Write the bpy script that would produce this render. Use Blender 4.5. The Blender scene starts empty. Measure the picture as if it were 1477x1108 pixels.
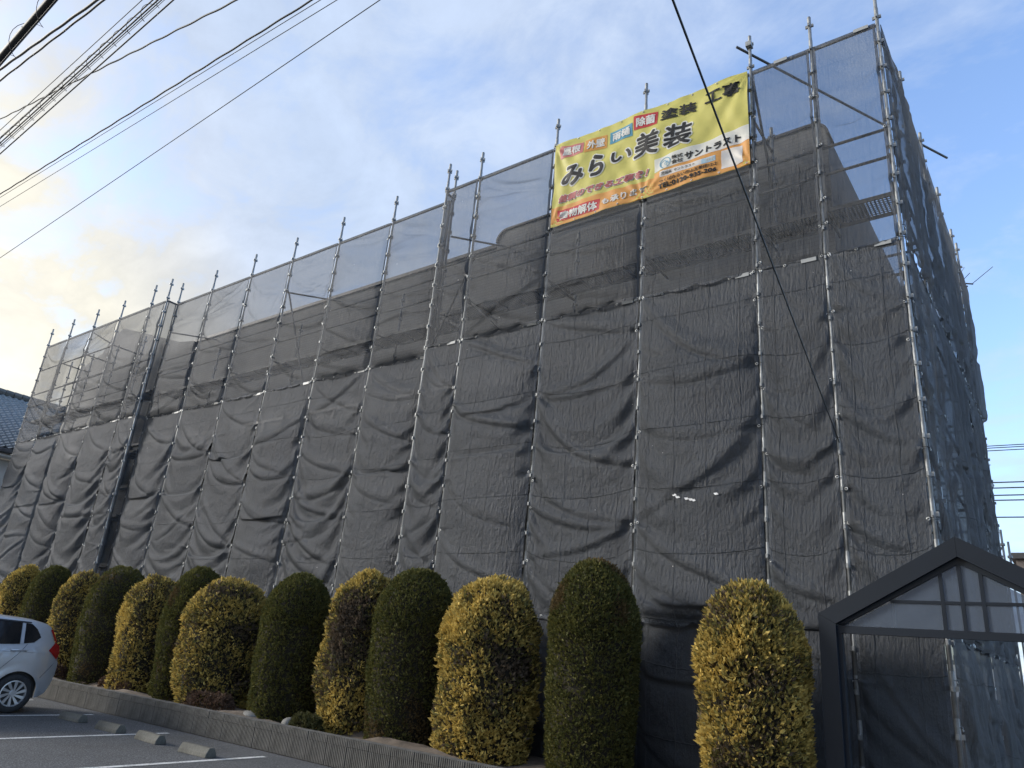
import bpy, bmesh, math, random
import numpy as np
from mathutils import Vector, Matrix
rnd = random.Random(7)
nrs = np.random.RandomState(11)
S = bpy.context.scene
COL = S.collection

# ------------------------------------------------------------------ camera
CAM_H = 1.55
pitch, roll, yaw = 0.351005, 0.0876941, 0.665260
cy, sy, cp, sp, cr, sr = math.cos(yaw), math.sin(yaw), math.cos(pitch), math.sin(pitch), math.cos(roll), math.sin(roll)
fwd = Vector((-sy*cp, cy*cp, sp)); rgt = Vector((cy, sy, 0)); upv = rgt.cross(fwd)
r2 = cr*rgt + sr*upv; u2 = -sr*rgt + cr*upv
cam = bpy.data.cameras.new('camera'); cam.sensor_width = 36; cam.lens = 1068.28/1477*36
cam.clip_start = .05; cam.clip_end = 3000
camo = bpy.data.objects.new('camera', cam); COL.objects.link(camo)
m = Matrix(((r2.x, u2.x, -fwd.x, 0), (r2.y, u2.y, -fwd.y, 0), (r2.z, u2.z, -fwd.z, CAM_H), (0, 0, 0, 1)))
camo.matrix_world = m
S.camera = camo

# ------------------------------------------------------------------ light
SUN_AZ = (-0.86, -0.51); SUN_EL = math.radians(21)
n_ = math.hypot(*SUN_AZ)
sund = Vector((SUN_AZ[0]/n_*math.cos(SUN_EL), SUN_AZ[1]/n_*math.cos(SUN_EL), math.sin(SUN_EL)))
SUN_STR, SKY_STR, EXPO = 1.6, 0.15, 1.40
sl = bpy.data.lights.new('sun', 'SUN'); sl.energy = SUN_STR; sl.angle = math.radians(14); sl.color = (1, .965, .90)
slo = bpy.data.objects.new('sun', sl); COL.objects.link(slo)
slo.rotation_euler = sund.to_track_quat('Z', 'Y').to_euler(); slo.location = (0, 0, 40)

W = bpy.data.worlds.new('World'); S.world = W; W.use_nodes = True
nt = W.node_tree; nt.nodes.clear()
def N(nt, t, **k):
    n = nt.nodes.new(t)
    for a, b in k.items():
        if a.startswith('i_'): n.inputs[int(a[2:])].default_value = b
        else: setattr(n, a, b)
    return n
def LK(nt, a, b): nt.links.new(a, b)
def MATH(nt, op, a, b=None, c=None, clamp=False):
    n = nt.nodes.new('ShaderNodeMath'); n.operation = op; n.use_clamp = clamp
    for i, v in enumerate((a, b, c)):
        if v is None: continue
        if hasattr(v, 'is_output'): nt.links.new(v, n.inputs[i])
        else: n.inputs[i].default_value = v
    return n.outputs[0]
def RAMP(nt, fac, stops, interp='LINEAR'):
    n = nt.nodes.new('ShaderNodeValToRGB'); n.color_ramp.interpolation = interp
    el = n.color_ramp.elements
    while len(el) > len(stops): el.remove(el[-1])
    while len(el) < len(stops): el.new(1)
    for e, (p, c) in zip(el, stops):
        e.position = p; e.color = (c, c, c, 1) if not hasattr(c, '__len__') else (*c, 1)
    nt.links.new(fac, n.inputs[0]); return n.outputs[0]
def MIXC(nt, fac, a, b, mode='MIX'):
    n = nt.nodes.new('ShaderNodeMix'); n.data_type = 'RGBA'; n.blend_type = mode
    for i, v in ((0, fac), (6, a), (7, b)):
        if hasattr(v, 'is_output'): nt.links.new(v, n.inputs[i])
        else: n.inputs[i].default_value = v if i == 0 else (*v, 1)
    return n.outputs[2]
sky = N(nt, 'ShaderNodeTexSky', sky_type='NISHITA', sun_disc=False, sun_elevation=SUN_EL,
        sun_rotation=math.atan2(sund.x, sund.y), air_density=1.0, dust_density=1.2, ozone_density=1.6, altitude=0)
tc = N(nt, 'ShaderNodeTexCoord')
sx = N(nt, 'ShaderNodeSeparateXYZ'); LK(nt, tc.outputs['Generated'], sx.inputs[0])
zz = MATH(nt, 'ADD', MATH(nt, 'MAXIMUM', sx.outputs[2], 0.0), 0.22)
cx = N(nt, 'ShaderNodeCombineXYZ')
LK(nt, MATH(nt, 'DIVIDE', sx.outputs[0], zz), cx.inputs[0]); LK(nt, MATH(nt, 'DIVIDE', sx.outputs[1], zz), cx.inputs[1])
mp = N(nt, 'ShaderNodeMapping'); mp.inputs['Rotation'].default_value = (0, 0, .5); mp.inputs['Scale'].default_value = (1.0, 1.35, 1)
LK(nt, cx.outputs[0], mp.inputs[0])
n1 = N(nt, 'ShaderNodeTexNoise'); n1.inputs['Scale'].default_value = 1.3; n1.inputs['Detail'].default_value = 9
n1.inputs['Roughness'].default_value = .56; n1.inputs['Distortion'].default_value = .25
LK(nt, mp.outputs[0], n1.inputs['Vector'])
n2 = N(nt, 'ShaderNodeTexNoise'); n2.inputs['Scale'].default_value = 4.2; n2.inputs['Detail'].default_value = 8
n2.inputs['Roughness'].default_value = .62; n2.inputs['Distortion'].default_value = .3
LK(nt, mp.outputs[0], n2.inputs['Vector'])
dv = N(nt, 'ShaderNodeVectorMath', operation='DOT_PRODUCT'); LK(nt, tc.outputs['Generated'], dv.inputs[0]); dv.inputs[1].default_value = sund
near = MATH(nt, 'MULTIPLY_ADD', dv.outputs['Value'], .5, .5)          # 0 away from the sun .. 1 towards it
cov = MATH(nt, 'ADD', MATH(nt, 'MULTIPLY', n1.outputs[0], .60), MATH(nt, 'MULTIPLY', n2.outputs[0], .44))
cov = MATH(nt, 'ADD', cov, MATH(nt, 'MULTIPLY_ADD', near, .42, -.235))
lowz = RAMP(nt, sx.outputs[2], [(0, .22), (.30, .0)])
cov = MATH(nt, 'ADD', cov, lowz)
mask = RAMP(nt, cov, [(.43, .02), (.52, .40), (.64, .92)])
ccol = RAMP(nt, MATH(nt, 'SUBTRACT', near, MATH(nt, 'MULTIPLY', sx.outputs[2], .45)), [(.40, (1.45, 1.72, 2.2)), (.52, (1.42, 1.68, 2.12)), (.59, (1.58, 1.76, 2.06)), (.63, (1.86, 1.84, 1.74)), (.68, (2.25, 2.10, 1.68)), (.80, (2.9, 2.65, 2.1))])
bvar = MATH(nt, 'MULTIPLY_ADD', n2.outputs[0], .75, .70)
skm = MIXC(nt, 1.0, sky.outputs[0], (.92, .96, 1.06), 'MULTIPLY')
ccol = MIXC(nt, 1.0, ccol, bvar, 'MULTIPLY')
skc = MIXC(nt, mask, skm, ccol)
bg = N(nt, 'ShaderNodeBackground'); bg.inputs[1].default_value = SKY_STR
LK(nt, skc, bg.inputs[0])
wo = N(nt, 'ShaderNodeOutputWorld'); LK(nt, bg.outputs[0], wo.inputs[0])

S.view_settings.view_transform = 'Standard'; S.view_settings.look = 'None'
S.view_settings.exposure = EXPO; S.view_settings.gamma = 1; S.view_settings.use_curve_mapping = False
S.cycles.transparent_max_bounces = 24; S.cycles.max_bounces = 6; S.cycles.diffuse_bounces = 3
S.cycles.use_adaptive_sampling = True; S.cycles.adaptive_threshold = .02
try: S.cycles.use_denoising = True
except Exception: pass

# ------------------------------------------------------------------ materials
def new_mat(name):
    m = bpy.data.materials.new(name); m.use_nodes = True
    nt = m.node_tree; b = nt.nodes['Principled BSDF']; return m, nt, b
def noise(nt, scale, detail=5, rough=.55, coord='Object', vec=None, stretch=None):
    t = nt.nodes.new('ShaderNodeTexCoord'); n = nt.nodes.new('ShaderNodeTexNoise')
    n.inputs['Scale'].default_value = scale; n.inputs['Detail'].default_value = detail; n.inputs['Roughness'].default_value = rough
    src = vec or t.outputs[coord]
    if stretch:
        mm = nt.nodes.new('ShaderNodeMapping'); mm.inputs['Scale'].default_value = stretch
        nt.links.new(src, mm.inputs[0]); src = mm.outputs[0]
    nt.links.new(src, n.inputs['Vector']); return n.outputs[0]
def BUMP(nt, b, h, strength, dist, normal=None):
    n = nt.nodes.new('ShaderNodeBump'); n.inputs['Strength'].default_value = strength; n.inputs['Distance'].default_value = dist
    nt.links.new(h, n.inputs['Height'])
    if normal: nt.links.new(normal, n.inputs['Normal'])
    if b is not None: nt.links.new(n.outputs[0], b.inputs['Normal'])
    return n.outputs[0]
def basic(name, col, rough=.6, metal=0, var=.25, scale=6, bump=0, bscale=60, coat=0, spec=.5):
    m, nt, b = new_mat(name)
    f = noise(nt, scale)
    lo = tuple(c*(1-var) for c in col); hi = tuple(min(1, c*(1+var)) for c in col)
    nt.links.new(RAMP(nt, f, [(.3, lo), (.7, hi)]), b.inputs['Base Color'])
    b.inputs['Roughness'].default_value = rough; b.inputs['Metallic'].default_value = metal
    b.inputs['Coat Weight'].default_value = coat; b.inputs['Specular IOR Level'].default_value = spec
    if bump: BUMP(nt, b, noise(nt, bscale), bump, .01)
    return m
M = {}
M['steel'] = basic('galvanised_steel', (.25, .26, .265), .55, .35, .3, 9)
M['steel_dark'] = basic('weathered_steel', (.10, .105, .11), .6, .3, .35, 9)
M['tag'] = basic('white_plastic', (.30, .31, .31), .5, 0, .1)
M['ring'] = basic('eyelet_metal', (.62, .63, .62), .35, .5, .1)
M['cord'] = basic('dark_cord', (.03, .03, .032), .8)
M['rubber'] = basic('tyre_rubber', (.018, .018, .019), .8, 0, .3, 20)
M['alloy'] = basic('alloy_wheel', (.52, .53, .55), .35, .7, .06)
M['black'] = basic('black_plastic', (.012, .012, .013), .5)
M['cable'] = basic('cable_sheath', (.018, .022, .024), .6)
M['portal'] = basic('anthracite_aluminium', (.0075, .0118, .0195), .5, .0, .10, 3, spec=.25)
M['silver'] = basic('silver_paint', (.47, .485, .51), .30, .45, .04, 4, coat=.7)
M['lamp_red'] = basic('red_lens', (.28, .008, .012), .15, 0, .15, 3, coat=.8)
M['carglass'] = basic('tinted_glass', (.008, .009, .011), .06, 0, .1, coat=.5)
M['stone'] = basic('pale_stone', (.15, .145, .135), .85, 0, .25, 8, .5, 40)
M['soil'] = basic('dry_soil', (.13, .10, .075), .95, 0, .45, 5, .8, 35)
M['white_wall'] = basic('cream_render', (.62, .61, .58), .85, 0, .08, 2, .3, 80)
M['tile_roof'] = basic('glazed_roof_tile', (.17, .185, .19), .55, 0, .35, 9, coat=.2)
M['ridge'] = basic('ridge_tile', (.10, .095, .085), .6, 0, .3, 6)
M['brown_bld'] = basic('brown_cladding', (.13, .11, .10), .8)
M['win_frame'] = basic('window_frame_aluminium', (.10, .10, .105), .45, .3)
M['bark'] = basic('bark', (.07, .05, .035), .9, 0, .3, 12, .6, 50)

def mat_asphalt():
    m, nt, b = new_mat('asphalt')
    f = noise(nt, 900, 2); g = noise(nt, .7, 5); h = noise(nt, 55, 4, .7)
    c = RAMP(nt, h, [(.34, (.022, .023, .026)), (.52, (.062, .064, .068)), (.66, (.20, .202, .205))])
    d = RAMP(nt, g, [(.3, .70), (.7, 1.15)])
    st = noise(nt, 1.1, 6, .7, stretch=(1, .5, 1)); c = MIXC(nt, RAMP(nt, st, [(.60, 0), (.68, .55)]), c, (.020, .020, .021))
    nt.links.new(MIXC(nt, 1, c, d, 'MULTIPLY'), b.inputs['Base Color'])
    b.inputs['Roughness'].default_value = .85
    BUMP(nt, b, h, .6, .01); return m
M['asphalt'] = mat_asphalt()
def mat_line():
    m, nt, b = new_mat('worn_white_paint')
    f = noise(nt, 45, 6, .7); g = noise(nt, 5, 3)
    k = MATH(nt, 'ADD', f, MATH(nt, 'MULTIPLY', g, .35))
    nt.links.new(RAMP(nt, k, [(.56, (.10, .10, .10)), (.66, (.60, .60, .58))]), b.inputs['Base Color'])
    b.inputs['Roughness'].default_value = .7; return m
M['line'] = mat_line()
def mat_concrete(name, lo, hi, streak=True):
    m, nt, b = new_mat(name)
    g = noise(nt, 3.2, 7, .65); h = noise(nt, 70, 4, .6)
    c = RAMP(nt, g, [(.3, lo), (.68, hi)])
    if streak:
        s = noise(nt, 5, 4, .6, stretch=(3, 3, .35))
        c = MIXC(nt, RAMP(nt, s, [(.45, 0), (.7, .65)]), c, tuple(x*.55 for x in lo))
    c = MIXC(nt, 1, c, RAMP(nt, h, [(.3, .75), (.7, 1.15)]), 'MULTIPLY')
    nt.links.new(c, b.inputs['Base Color']); b.inputs['Roughness'].default_value = .9
    BUMP(nt, b, h, .5, .008); return m
M['block'] = mat_concrete('ribbed_block', (.060, .057, .052), (.135, .129, .118))
M['stop'] = mat_concrete('mossy_concrete', (.062, .060, .050), (.15, .145, .125), False)
def mat_tilewall():
    m, nt, b = new_mat('grey_brick_tile')
    t = nt.nodes.new('ShaderNodeTexCoord')
    mp = nt.nodes.new('ShaderNodeMapping'); mp.inputs['Rotation'].default_value = (math.pi/2, 0, 0)
    nt.links.new(t.outputs['Object'], mp.inputs[0])
    br = nt.nodes.new('ShaderNodeTexBrick'); br.inputs['Scale'].default_value = 1
    br.inputs['Brick Width'].default_value = .235; br.inputs['Row Height'].default_value = .068; br.inputs['Mortar Size'].default_value = .006
    br.inputs['Color1'].default_value = (.172, .174, .178, 1); br.inputs['Color2'].default_value = (.155, .157, .160, 1); br.inputs['Mortar'].default_value = (.118, .119, .121, 1)
    nt.links.new(mp.outputs[0], br.inputs['Vector'])
    d = RAMP(nt, noise(nt, .8, 5), [(.3, .8), (.7, 1.15)])
    nt.links.new(MIXC(nt, 1, br.outputs[0], d, 'MULTIPLY'), b.inputs['Base Color'])
    b.inputs['Roughness'].default_value = .7
    BUMP(nt, b, br.outputs[1], -.5, .01); return m
M['tilewall'] = mat_tilewall()
M['basewall'] = basic('dark_base', (.05, .05, .055), .6, 0, .2, 2)
M['coping'] = basic('dark_coping', (.06, .06, .062), .5, .2)
M['roofing'] = basic('grey_roofing', (.14, .14, .14), .9)
def mat_net(name, T, col, hem=True):
    """woven scaffold sheeting: threads (diffuse + a little light let through) and the holes between them"""
    m = bpy.data.materials.new(name); m.use_nodes = True; nt = m.node_tree; nt.nodes.clear()
    uv = N(nt, 'ShaderNodeUVMap'); uv.uv_map = 'UVMap'
    oi = N(nt, 'ShaderNodeObjectInfo')
    ofs = N(nt, 'ShaderNodeVectorMath', operation='ADD'); LK(nt, uv.outputs[0], ofs.inputs[0])
    sc = N(nt, 'ShaderNodeVectorMath', operation='SCALE'); sc.inputs[0].default_value = (37, 53, 11); LK(nt, oi.outputs['Random'], sc.inputs['Scale'])
    LK(nt, sc.outputs[0], ofs.inputs[1])
    vec = ofs.outputs[0]
    crink = noise(nt, 1, 6, .62, vec=vec, stretch=(32, 6, 1))
    crink2 = noise(nt, 1, 6, .68, vec=vec, stretch=(13, 10, 1))
    weave = noise(nt, 1, 2, .5, vec=vec, stretch=(420, 30, 1))
    s = N(nt, 'ShaderNodeSeparateXYZ'); LK(nt, uv.outputs[0], s.inputs[0])
    wob = MATH(nt, 'MULTIPLY', crink2, .05)
    def crease(o, per):
        f = MATH(nt, 'FRACT', MATH(nt, 'DIVIDE', MATH(nt, 'ADD', o, wob), per))
        d = MATH(nt, 'ABSOLUTE', MATH(nt, 'SUBTRACT', f, .5))
        return MATH(nt, 'SUBTRACT', 1, MATH(nt, 'MULTIPLY', d, per/.010), clamp=True)
    cr_ = MATH(nt, 'MAXIMUM', crease(s.outputs[0], .46), MATH(nt, 'MULTIPLY', crease(s.outputs[1], .86), .6))
    h = MATH(nt, 'ADD', MATH(nt, 'MULTIPLY', crink, 1.0), MATH(nt, 'MULTIPLY', cr_, .55))
    h = MATH(nt, 'ADD', h, MATH(nt, 'MULTIPLY', crink2, 1.1))
    bn = BUMP(nt, None, h, .85, .05)
    wv = RAMP(nt, weave, [(.3, .78), (.7, 1.22)])
    stain = RAMP(nt, noise(nt, 1, 5, .6, vec=vec, stretch=(1.6, 1.1, 1)), [(.3, .86), (.7, 1.16)])
    c = MIXC(nt, 1, col, wv, 'MULTIPLY'); c = MIXC(nt, 1, c, stain, 'MULTIPLY')
    c = MIXC(nt, MATH(nt, 'MULTIPLY', cr_, .22), c, (.16, .16, .16))
    vo = N(nt, 'ShaderNodeTexVoronoi'); vo.inputs['Scale'].default_value = 5.5; LK(nt, vec, vo.inputs['Vector'])
    spk = MATH(nt, 'LESS_THAN', vo.outputs['Distance'], .045)
    sc2 = N(nt, 'ShaderNodeSeparateColor'); LK(nt, vo.outputs['Color'], sc2.inputs[0])
    spk = MATH(nt, 'MULTIPLY', spk, MATH(nt, 'GREATER_THAN', sc2.outputs[0], .90))
    c = MIXC(nt, spk, c, (.5, .5, .5))
    at = N(nt, 'ShaderNodeAttribute'); at.attribute_name = 'hem'
    hm = MATH(nt, 'LESS_THAN', at.outputs['Fac'], .042)
    c = MIXC(nt, MATH(nt, 'MULTIPLY', hm, .7), c, tuple(min(1, q*1.35) for q in col))
    df = N(nt, 'ShaderNodeBsdfDiffuse'); LK(nt, c, df.inputs[0]); LK(nt, bn, df.inputs['Normal'])
    gl = N(nt, 'ShaderNodeBsdfGlossy'); gl.inputs['Roughness'].default_value = .5; gl.inputs[0].default_value = (.5, .5, .52, 1); LK(nt, bn, gl.inputs['Normal'])
    tl = N(nt, 'ShaderNodeBsdfTranslucent'); LK(nt, c, tl.inputs[0]); LK(nt, bn, tl.inputs['Normal'])
    a1 = N(nt, 'ShaderNodeMixShader', i_0=.3); LK(nt, df.outputs[0], a1.inputs[1]); LK(nt, tl.outputs[0], a1.inputs[2])
    a2 = N(nt, 'ShaderNodeMixShader', i_0=.08); LK(nt, a1.outputs[0], a2.inputs[1]); LK(nt, gl.outputs[0], a2.inputs[2])
    # seen obliquely the threads close up, as in any woven mesh
    lw = N(nt, 'ShaderNodeLayerWeight'); lw.inputs[0].default_value = .5
    t = RAMP(nt, lw.outputs['Facing'], [(0, T), (.55, T*.86), (.85, T*.42), (1, 0)])
    t = MATH(nt, 'MULTIPLY', t, MATH(nt, 'SUBTRACT', 1, MATH(nt, 'MULTIPLY', hm, .8)))
    t = MATH(nt, 'MULTIPLY', t, MATH(nt, 'SUBTRACT', 1, spk))
    t = MATH(nt, 'MULTIPLY', t, RAMP(nt, weave, [(.3, .9), (.7, 1.0)]))
    tr = N(nt, 'ShaderNodeBsdfTransparent')
    mx = N(nt, 'ShaderNodeMixShader'); LK(nt, t, mx.inputs[0]); LK(nt, a2.outputs[0], mx.inputs[1]); LK(nt, tr.outputs[0], mx.inputs[2])
    out = N(nt, 'ShaderNodeOutputMaterial'); LK(nt, mx.outputs[0], out.inputs[0])
    return m
M['net'] = mat_net('dark_mesh_sheeting', .44, (.055, .062, .071))
M['net_main'] = mat_net('close_woven_dark_sheeting', .22, (.060, .068, .0785))
M['net_side'] = mat_net('blue_grey_mesh_sheeting', .24, (.105, .105, .104))
M['net_white'] = basic('white_fabric', (.7, .7, .7), .8)
def mat_leaf(name):
    m, nt, b = new_mat(name)
    a = N(nt, 'ShaderNodeAttribute'); a.attribute_name = 'Col'
    g = nt.nodes.new('ShaderNodeNewGeometry')
    v = RAMP(nt, g.outputs['Random Per Island'], [(0, .62), (1, 1.38)])
    nt.links.new(MIXC(nt, 1, a.outputs[0], v, 'MULTIPLY'), b.inputs['Base Color'])
    b.inputs['Roughness'].default_value = .7; b.inputs['Specular IOR Level'].default_value = .25
    b.inputs['Subsurface Weight'].default_value = 0
    t = N(nt, 'ShaderNodeBsdfTranslucent'); nt.links.new(a.outputs[0], t.inputs[0])
    mx = N(nt, 'ShaderNodeMixShader', i_0=.28); nt.links.new(b.outputs[0], mx.inputs[1]); nt.links.new(t.outputs[0], mx.inputs[2])
    nt.links.new(mx.outputs[0], nt.nodes['Material Output'].inputs[0]); return m
M['leaf'] = mat_leaf('conifer_sprays')
M['inner'] = basic('dark_brown_core', (.022, .018, .011), 1, 0, .4, 14, .8, 30)
def mat_glass():
    m = bpy.data.materials.new('gable_glass'); m.use_nodes = True; nt = m.node_tree; nt.nodes.clear()
    tr = N(nt, 'ShaderNodeBsdfTransparent'); tr.inputs[0].default_value = (.42, .45, .52, 1)
    gl = N(nt, 'ShaderNodeBsdfGlossy'); gl.inputs['Roughness'].default_value = .03; gl.inputs[0].default_value = (.74, .80, .95, 1)
    df = N(nt, 'ShaderNodeBsdfDiffuse'); df.inputs[0].default_value = (.15, .19, .255, 1)  # flat blue painted in for reflected sky; noise below adds smudges
    t = N(nt, 'ShaderNodeTexCoord'); no = noise(nt, 40, 6, .7)
    sky_film = RAMP(nt, no, [(.3, .30), (.68, .36), (.78, .6)])
    fr = N(nt, 'ShaderNodeFresnel'); fr.inputs[0].default_value = 1.52
    f = MATH(nt, 'MULTIPLY', fr.outputs[0], .75)
    a = N(nt, 'ShaderNodeMixShader'); LK(nt, f, a.inputs[0]); LK(nt, tr.outputs[0], a.inputs[1]); LK(nt, gl.outputs[0], a.inputs[2])
    b = N(nt, 'ShaderNodeMixShader'); LK(nt, sky_film, b.inputs[0]); LK(nt, a.outputs[0], b.inputs[1]); LK(nt, df.outputs[0], b.inputs[2])
    o = N(nt, 'ShaderNodeOutputMaterial'); LK(nt, b.outputs[0], o.inputs[0]); return m
M['glass'] = mat_glass()
M['win_glass'] = basic('dark_window_glass', (.02, .025, .03), .45, 0, .1, spec=.2)
def mat_plank():
    m = bpy.data.materials.new('perforated_steel_deck'); m.use_nodes = True; nt = m.node_tree; nt.nodes.clear()
    t = N(nt, 'ShaderNodeTexCoord'); vs = N(nt, 'ShaderNodeVectorMath', operation='SCALE'); vs.inputs['Scale'].default_value = 1/.05
    LK(nt, t.outputs['Object'], vs.inputs[0])
    fr = N(nt, 'ShaderNodeVectorMath', operation='FRACTION'); LK(nt, vs.outputs[0], fr.inputs[0])
    sb = N(nt, 'ShaderNodeVectorMath', operation='SUBTRACT'); LK(nt, fr.outputs[0], sb.inputs[0]); sb.inputs[1].default_value = (.5, .5, .5)
    s = N(nt, 'ShaderNodeSeparateXYZ'); LK(nt, sb.outputs[0], s.inputs[0])
    d = MATH(nt, 'SQRT', MATH(nt, 'ADD', MATH(nt, 'POWER', s.outputs[0], 2), MATH(nt, 'POWER', s.outputs[1], 2)))
    hole = MATH(nt, 'LESS_THAN', d, .36)
    p = N(nt, 'ShaderNodeBsdfPrincipled'); p.inputs['Base Color'].default_value = (.16, .165, .17, 1); p.inputs['Metallic'].default_value = .4; p.inputs['Roughness'].default_value = .55
    tr = N(nt, 'ShaderNodeBsdfTransparent'); mx = N(nt, 'ShaderNodeMixShader'); LK(nt, hole, mx.inputs[0]); LK(nt, p.outputs[0], mx.inputs[1]); LK(nt, tr.outputs[0], mx.inputs[2])
    o = N(nt, 'ShaderNodeOutputMaterial'); LK(nt, mx.outputs[0], o.inputs[0]); return m
M['plank'] = mat_plank()
def flat(name, col, rough=.55):
    m, nt, b = new_mat(name)
    f = noise(nt, 2.5, 6, .6); d = RAMP(nt, f, [(.3, .93), (.7, 1.05)])
    nt.links.new(MIXC(nt, 1, col, d, 'MULTIPLY'), b.inputs['Base Color']); b.inputs['Roughness'].default_value = rough
    BUMP(nt, b, noise(nt, 26, 3, .5), .25, .01)
    tl = N(nt, 'ShaderNodeBsdfTranslucent'); tl.inputs[0].default_value = (*col, 1)
    mx = N(nt, 'ShaderNodeMixShader', i_0=.35); nt.links.new(b.outputs[0], mx.inputs[1]); nt.links.new(tl.outputs[0], mx.inputs[2])
    nt.links.new(mx.outputs[0], nt.nodes['Material Output'].inputs[0]); return m
M['b_yellow'] = flat('banner_yellow', (.66, .60, .16)); M['b_orange'] = flat('banner_orange', (.72, .36, .10))
M['b_white'] = flat('banner_white', (.74, .74, .72)); M['b_black'] = flat('banner_black', (.02, .02, .022))
M['b_red'] = flat('banner_red', (.55, .05, .06)); M['b_pink'] = flat('banner_pink', (.62, .22, .22))
M['b_blue'] = flat('banner_blue', (.10, .33, .50)); M['b_orange2'] = flat('banner_amber', (.66, .33, .08)); M['b_rose'] = flat('banner_rose', (.50, .16, .16)); M['b_lblue'] = flat('banner_pale_blue', (.45, .62, .74))

# ------------------------------------------------------------------ helpers
def tag(o, label=None, cat=None, group=None, kind=None):
    if label: o['label'] = label
    if cat: o['category'] = cat
    if group: o['group'] = group
    if kind: o['kind'] = kind
    return o
def empty(name, loc=(0, 0, 0), rz=0, **k):
    o = bpy.data.objects.new(name, None); COL.objects.link(o); o.location = loc; o.rotation_euler = (0, 0, rz)
    o.empty_display_size = .2
    return tag(o, **k)
def put(name, me, parent=None, loc=None, **k):
    o = bpy.data.objects.new(name, me); COL.objects.link(o)
    if parent: o.parent = parent
    if loc is not None: o.location = loc
    return tag(o, **k)
class MB:
    def __init__(s): s.v = []; s.f = []
    def add(s, vs, fs):
        b = len(s.v); s.v.extend([tuple(x) for x in vs]); s.f.extend([tuple(i+b for i in f) for f in fs]); return s
    def box(s, c, d, R=None):
        hx, hy, hz = d[0]/2, d[1]/2, d[2]/2
        vs = [Vector((x, y, z)) for z in (-hz, hz) for y in (-hy, hy) for x in (-hx, hx)]
        if R is not None: vs = [R @ v for v in vs]
        c = Vector(c)
        return s.add([v+c for v in vs], [(0, 2, 3, 1), (4, 5, 7, 6), (0, 1, 5, 4), (2, 6, 7, 3), (0, 4, 6, 2), (1, 3, 7, 5)])
    def tube(s, p, q, r, n=8, r1=None, caps=True):
        p, q = Vector(p), Vector(q); d = (q-p).normalized()
        a = d.orthogonal().normalized(); b = d.cross(a); r1 = r if r1 is None else r1
        vs = [p+(a*math.cos(t)+b*math.sin(t))*r for t in [2*math.pi*i/n for i in range(n)]] + \
             [q+(a*math.cos(t)+b*math.sin(t))*r1 for t in [2*math.pi*i/n for i in range(n)]]
        fs = [(i, (i+1) % n, n+(i+1) % n, n+i) for i in range(n)]
        if caps: fs += [tuple(range(n))[::-1], tuple(range(n, 2*n))]
        return s.add(vs, fs)
    def path(s, pts, r, n=6):
        pts = [Vector(p) for p in pts]; k = len(pts); vs = []
        t0 = (pts[1]-pts[0]).normalized(); a = t0.orthogonal().normalized()
        for i, p in enumerate(pts):
            t = (pts[min(i+1, k-1)]-pts[max(i-1, 0)]).normalized()
            a = (a-t*a.dot(t)).normalized(); b = t.cross(a)
            vs += [p+(a*math.cos(w)+b*math.sin(w))*r for w in [2*math.pi*j/n for j in range(n)]]
        fs = [(i*n+j, i*n+(j+1) % n, (i+1)*n+(j+1) % n, (i+1)*n+j) for i in range(k-1) for j in range(n)]
        return s.add(vs, fs)
    def prism(s, poly, ax, a0, a1):
        """poly of 2-D points in the plane across axis ax ('x','y','z'), from a0 to a1"""
        def P(u, v, a): return {'x': (a, u, v), 'y': (u, a, v), 'z': (u, v, a)}[ax]
        n = len(poly)
        vs = [P(u, v, a0) for u, v in poly]+[P(u, v, a1) for u, v in poly]
        fs = [(i, (i+1) % n, n+(i+1) % n, n+i) for i in range(n)]+[tuple(range(n))[::-1], tuple(range(n, 2*n))]
        return s.add(vs, fs)
    def mesh(s, name, mat, smooth=False):
        me = bpy.data.meshes.new(name); me.from_pydata(s.v, [], s.f)
        bm = bmesh.new(); bm.from_mesh(me); bmesh.ops.recalc_face_normals(bm, faces=bm.faces); bm.to_mesh(me); bm.free()
        if mat: me.materials.append(mat)
        if smooth:
            me.polygons.foreach_set('use_smooth', [True]*len(me.polygons))
        me.update(); return me
    def build(s, name, mat, parent=None, smooth=False, **k):
        return put(name, s.mesh(name, mat, smooth), parent, **k)
def bevel_mesh(me, w, seg=2):
    bm = bmesh.new(); bm.from_mesh(me)
    es = [e for e in bm.edges if len(e.link_faces) == 2 and e.calc_face_angle(0) > .5]
    bmesh.ops.bevel(bm, geom=es, offset=w, segments=seg, affect='EDGES', profile=.5); bm.to_mesh(me); bm.free(); return me

# ------------------------------------------------------------------ ground
g = MB(); g.add([(-900, -900, -.02), (900, -900, -.02), (900, 900, -.02), (-900, 900, -.02)], [(0, 1, 2, 3)])
g.build('ground', M['soil'], label='bare ground around the building', kind='structure')
g = MB(); nx, ny = 40, 24
g.box((-15, -10, -.046), (90, 34.7, .10))
lot = g.build('car_park', M['asphalt'], label='worn grey asphalt car park', kind='structure')
lm = MB(); lm.add([(-.05, 0, 0), (.05, 0, 0), (.05, 5.2, 0), (-.05, 5.2, 0)], [(0, 1, 2, 3)])
lme = lm.mesh('parking_line', M['line'])
for i, x in enumerate((-8.97, -11.42, -13.87, -16.3, -18.75, -21.2)):
    o = put('parking_line', lme, lot, (x-(.02 if i == 0 else 0), 1.85, .008)); o.rotation_euler = (0, 0, .04)
bed = MB(); nx = 130; ny = 8; vs = []
for j in range(ny+1):
    for i in range(nx+1):
        x = -32+36*i/nx; y = 7.5+1.75*j/ny
        vs.append((x, y, .30+.05*math.sin(x*1.7+j)+.04*math.sin(x*4.1-2*j)+rnd.uniform(-.015, .015)-(.03 if j == 0 else 0)))
bed.add(vs, [(j*(nx+1)+i, j*(nx+1)+i+1, (j+1)*(nx+1)+i+1, (j+1)*(nx+1)+i) for j in range(ny) for i in range(nx)])
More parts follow.
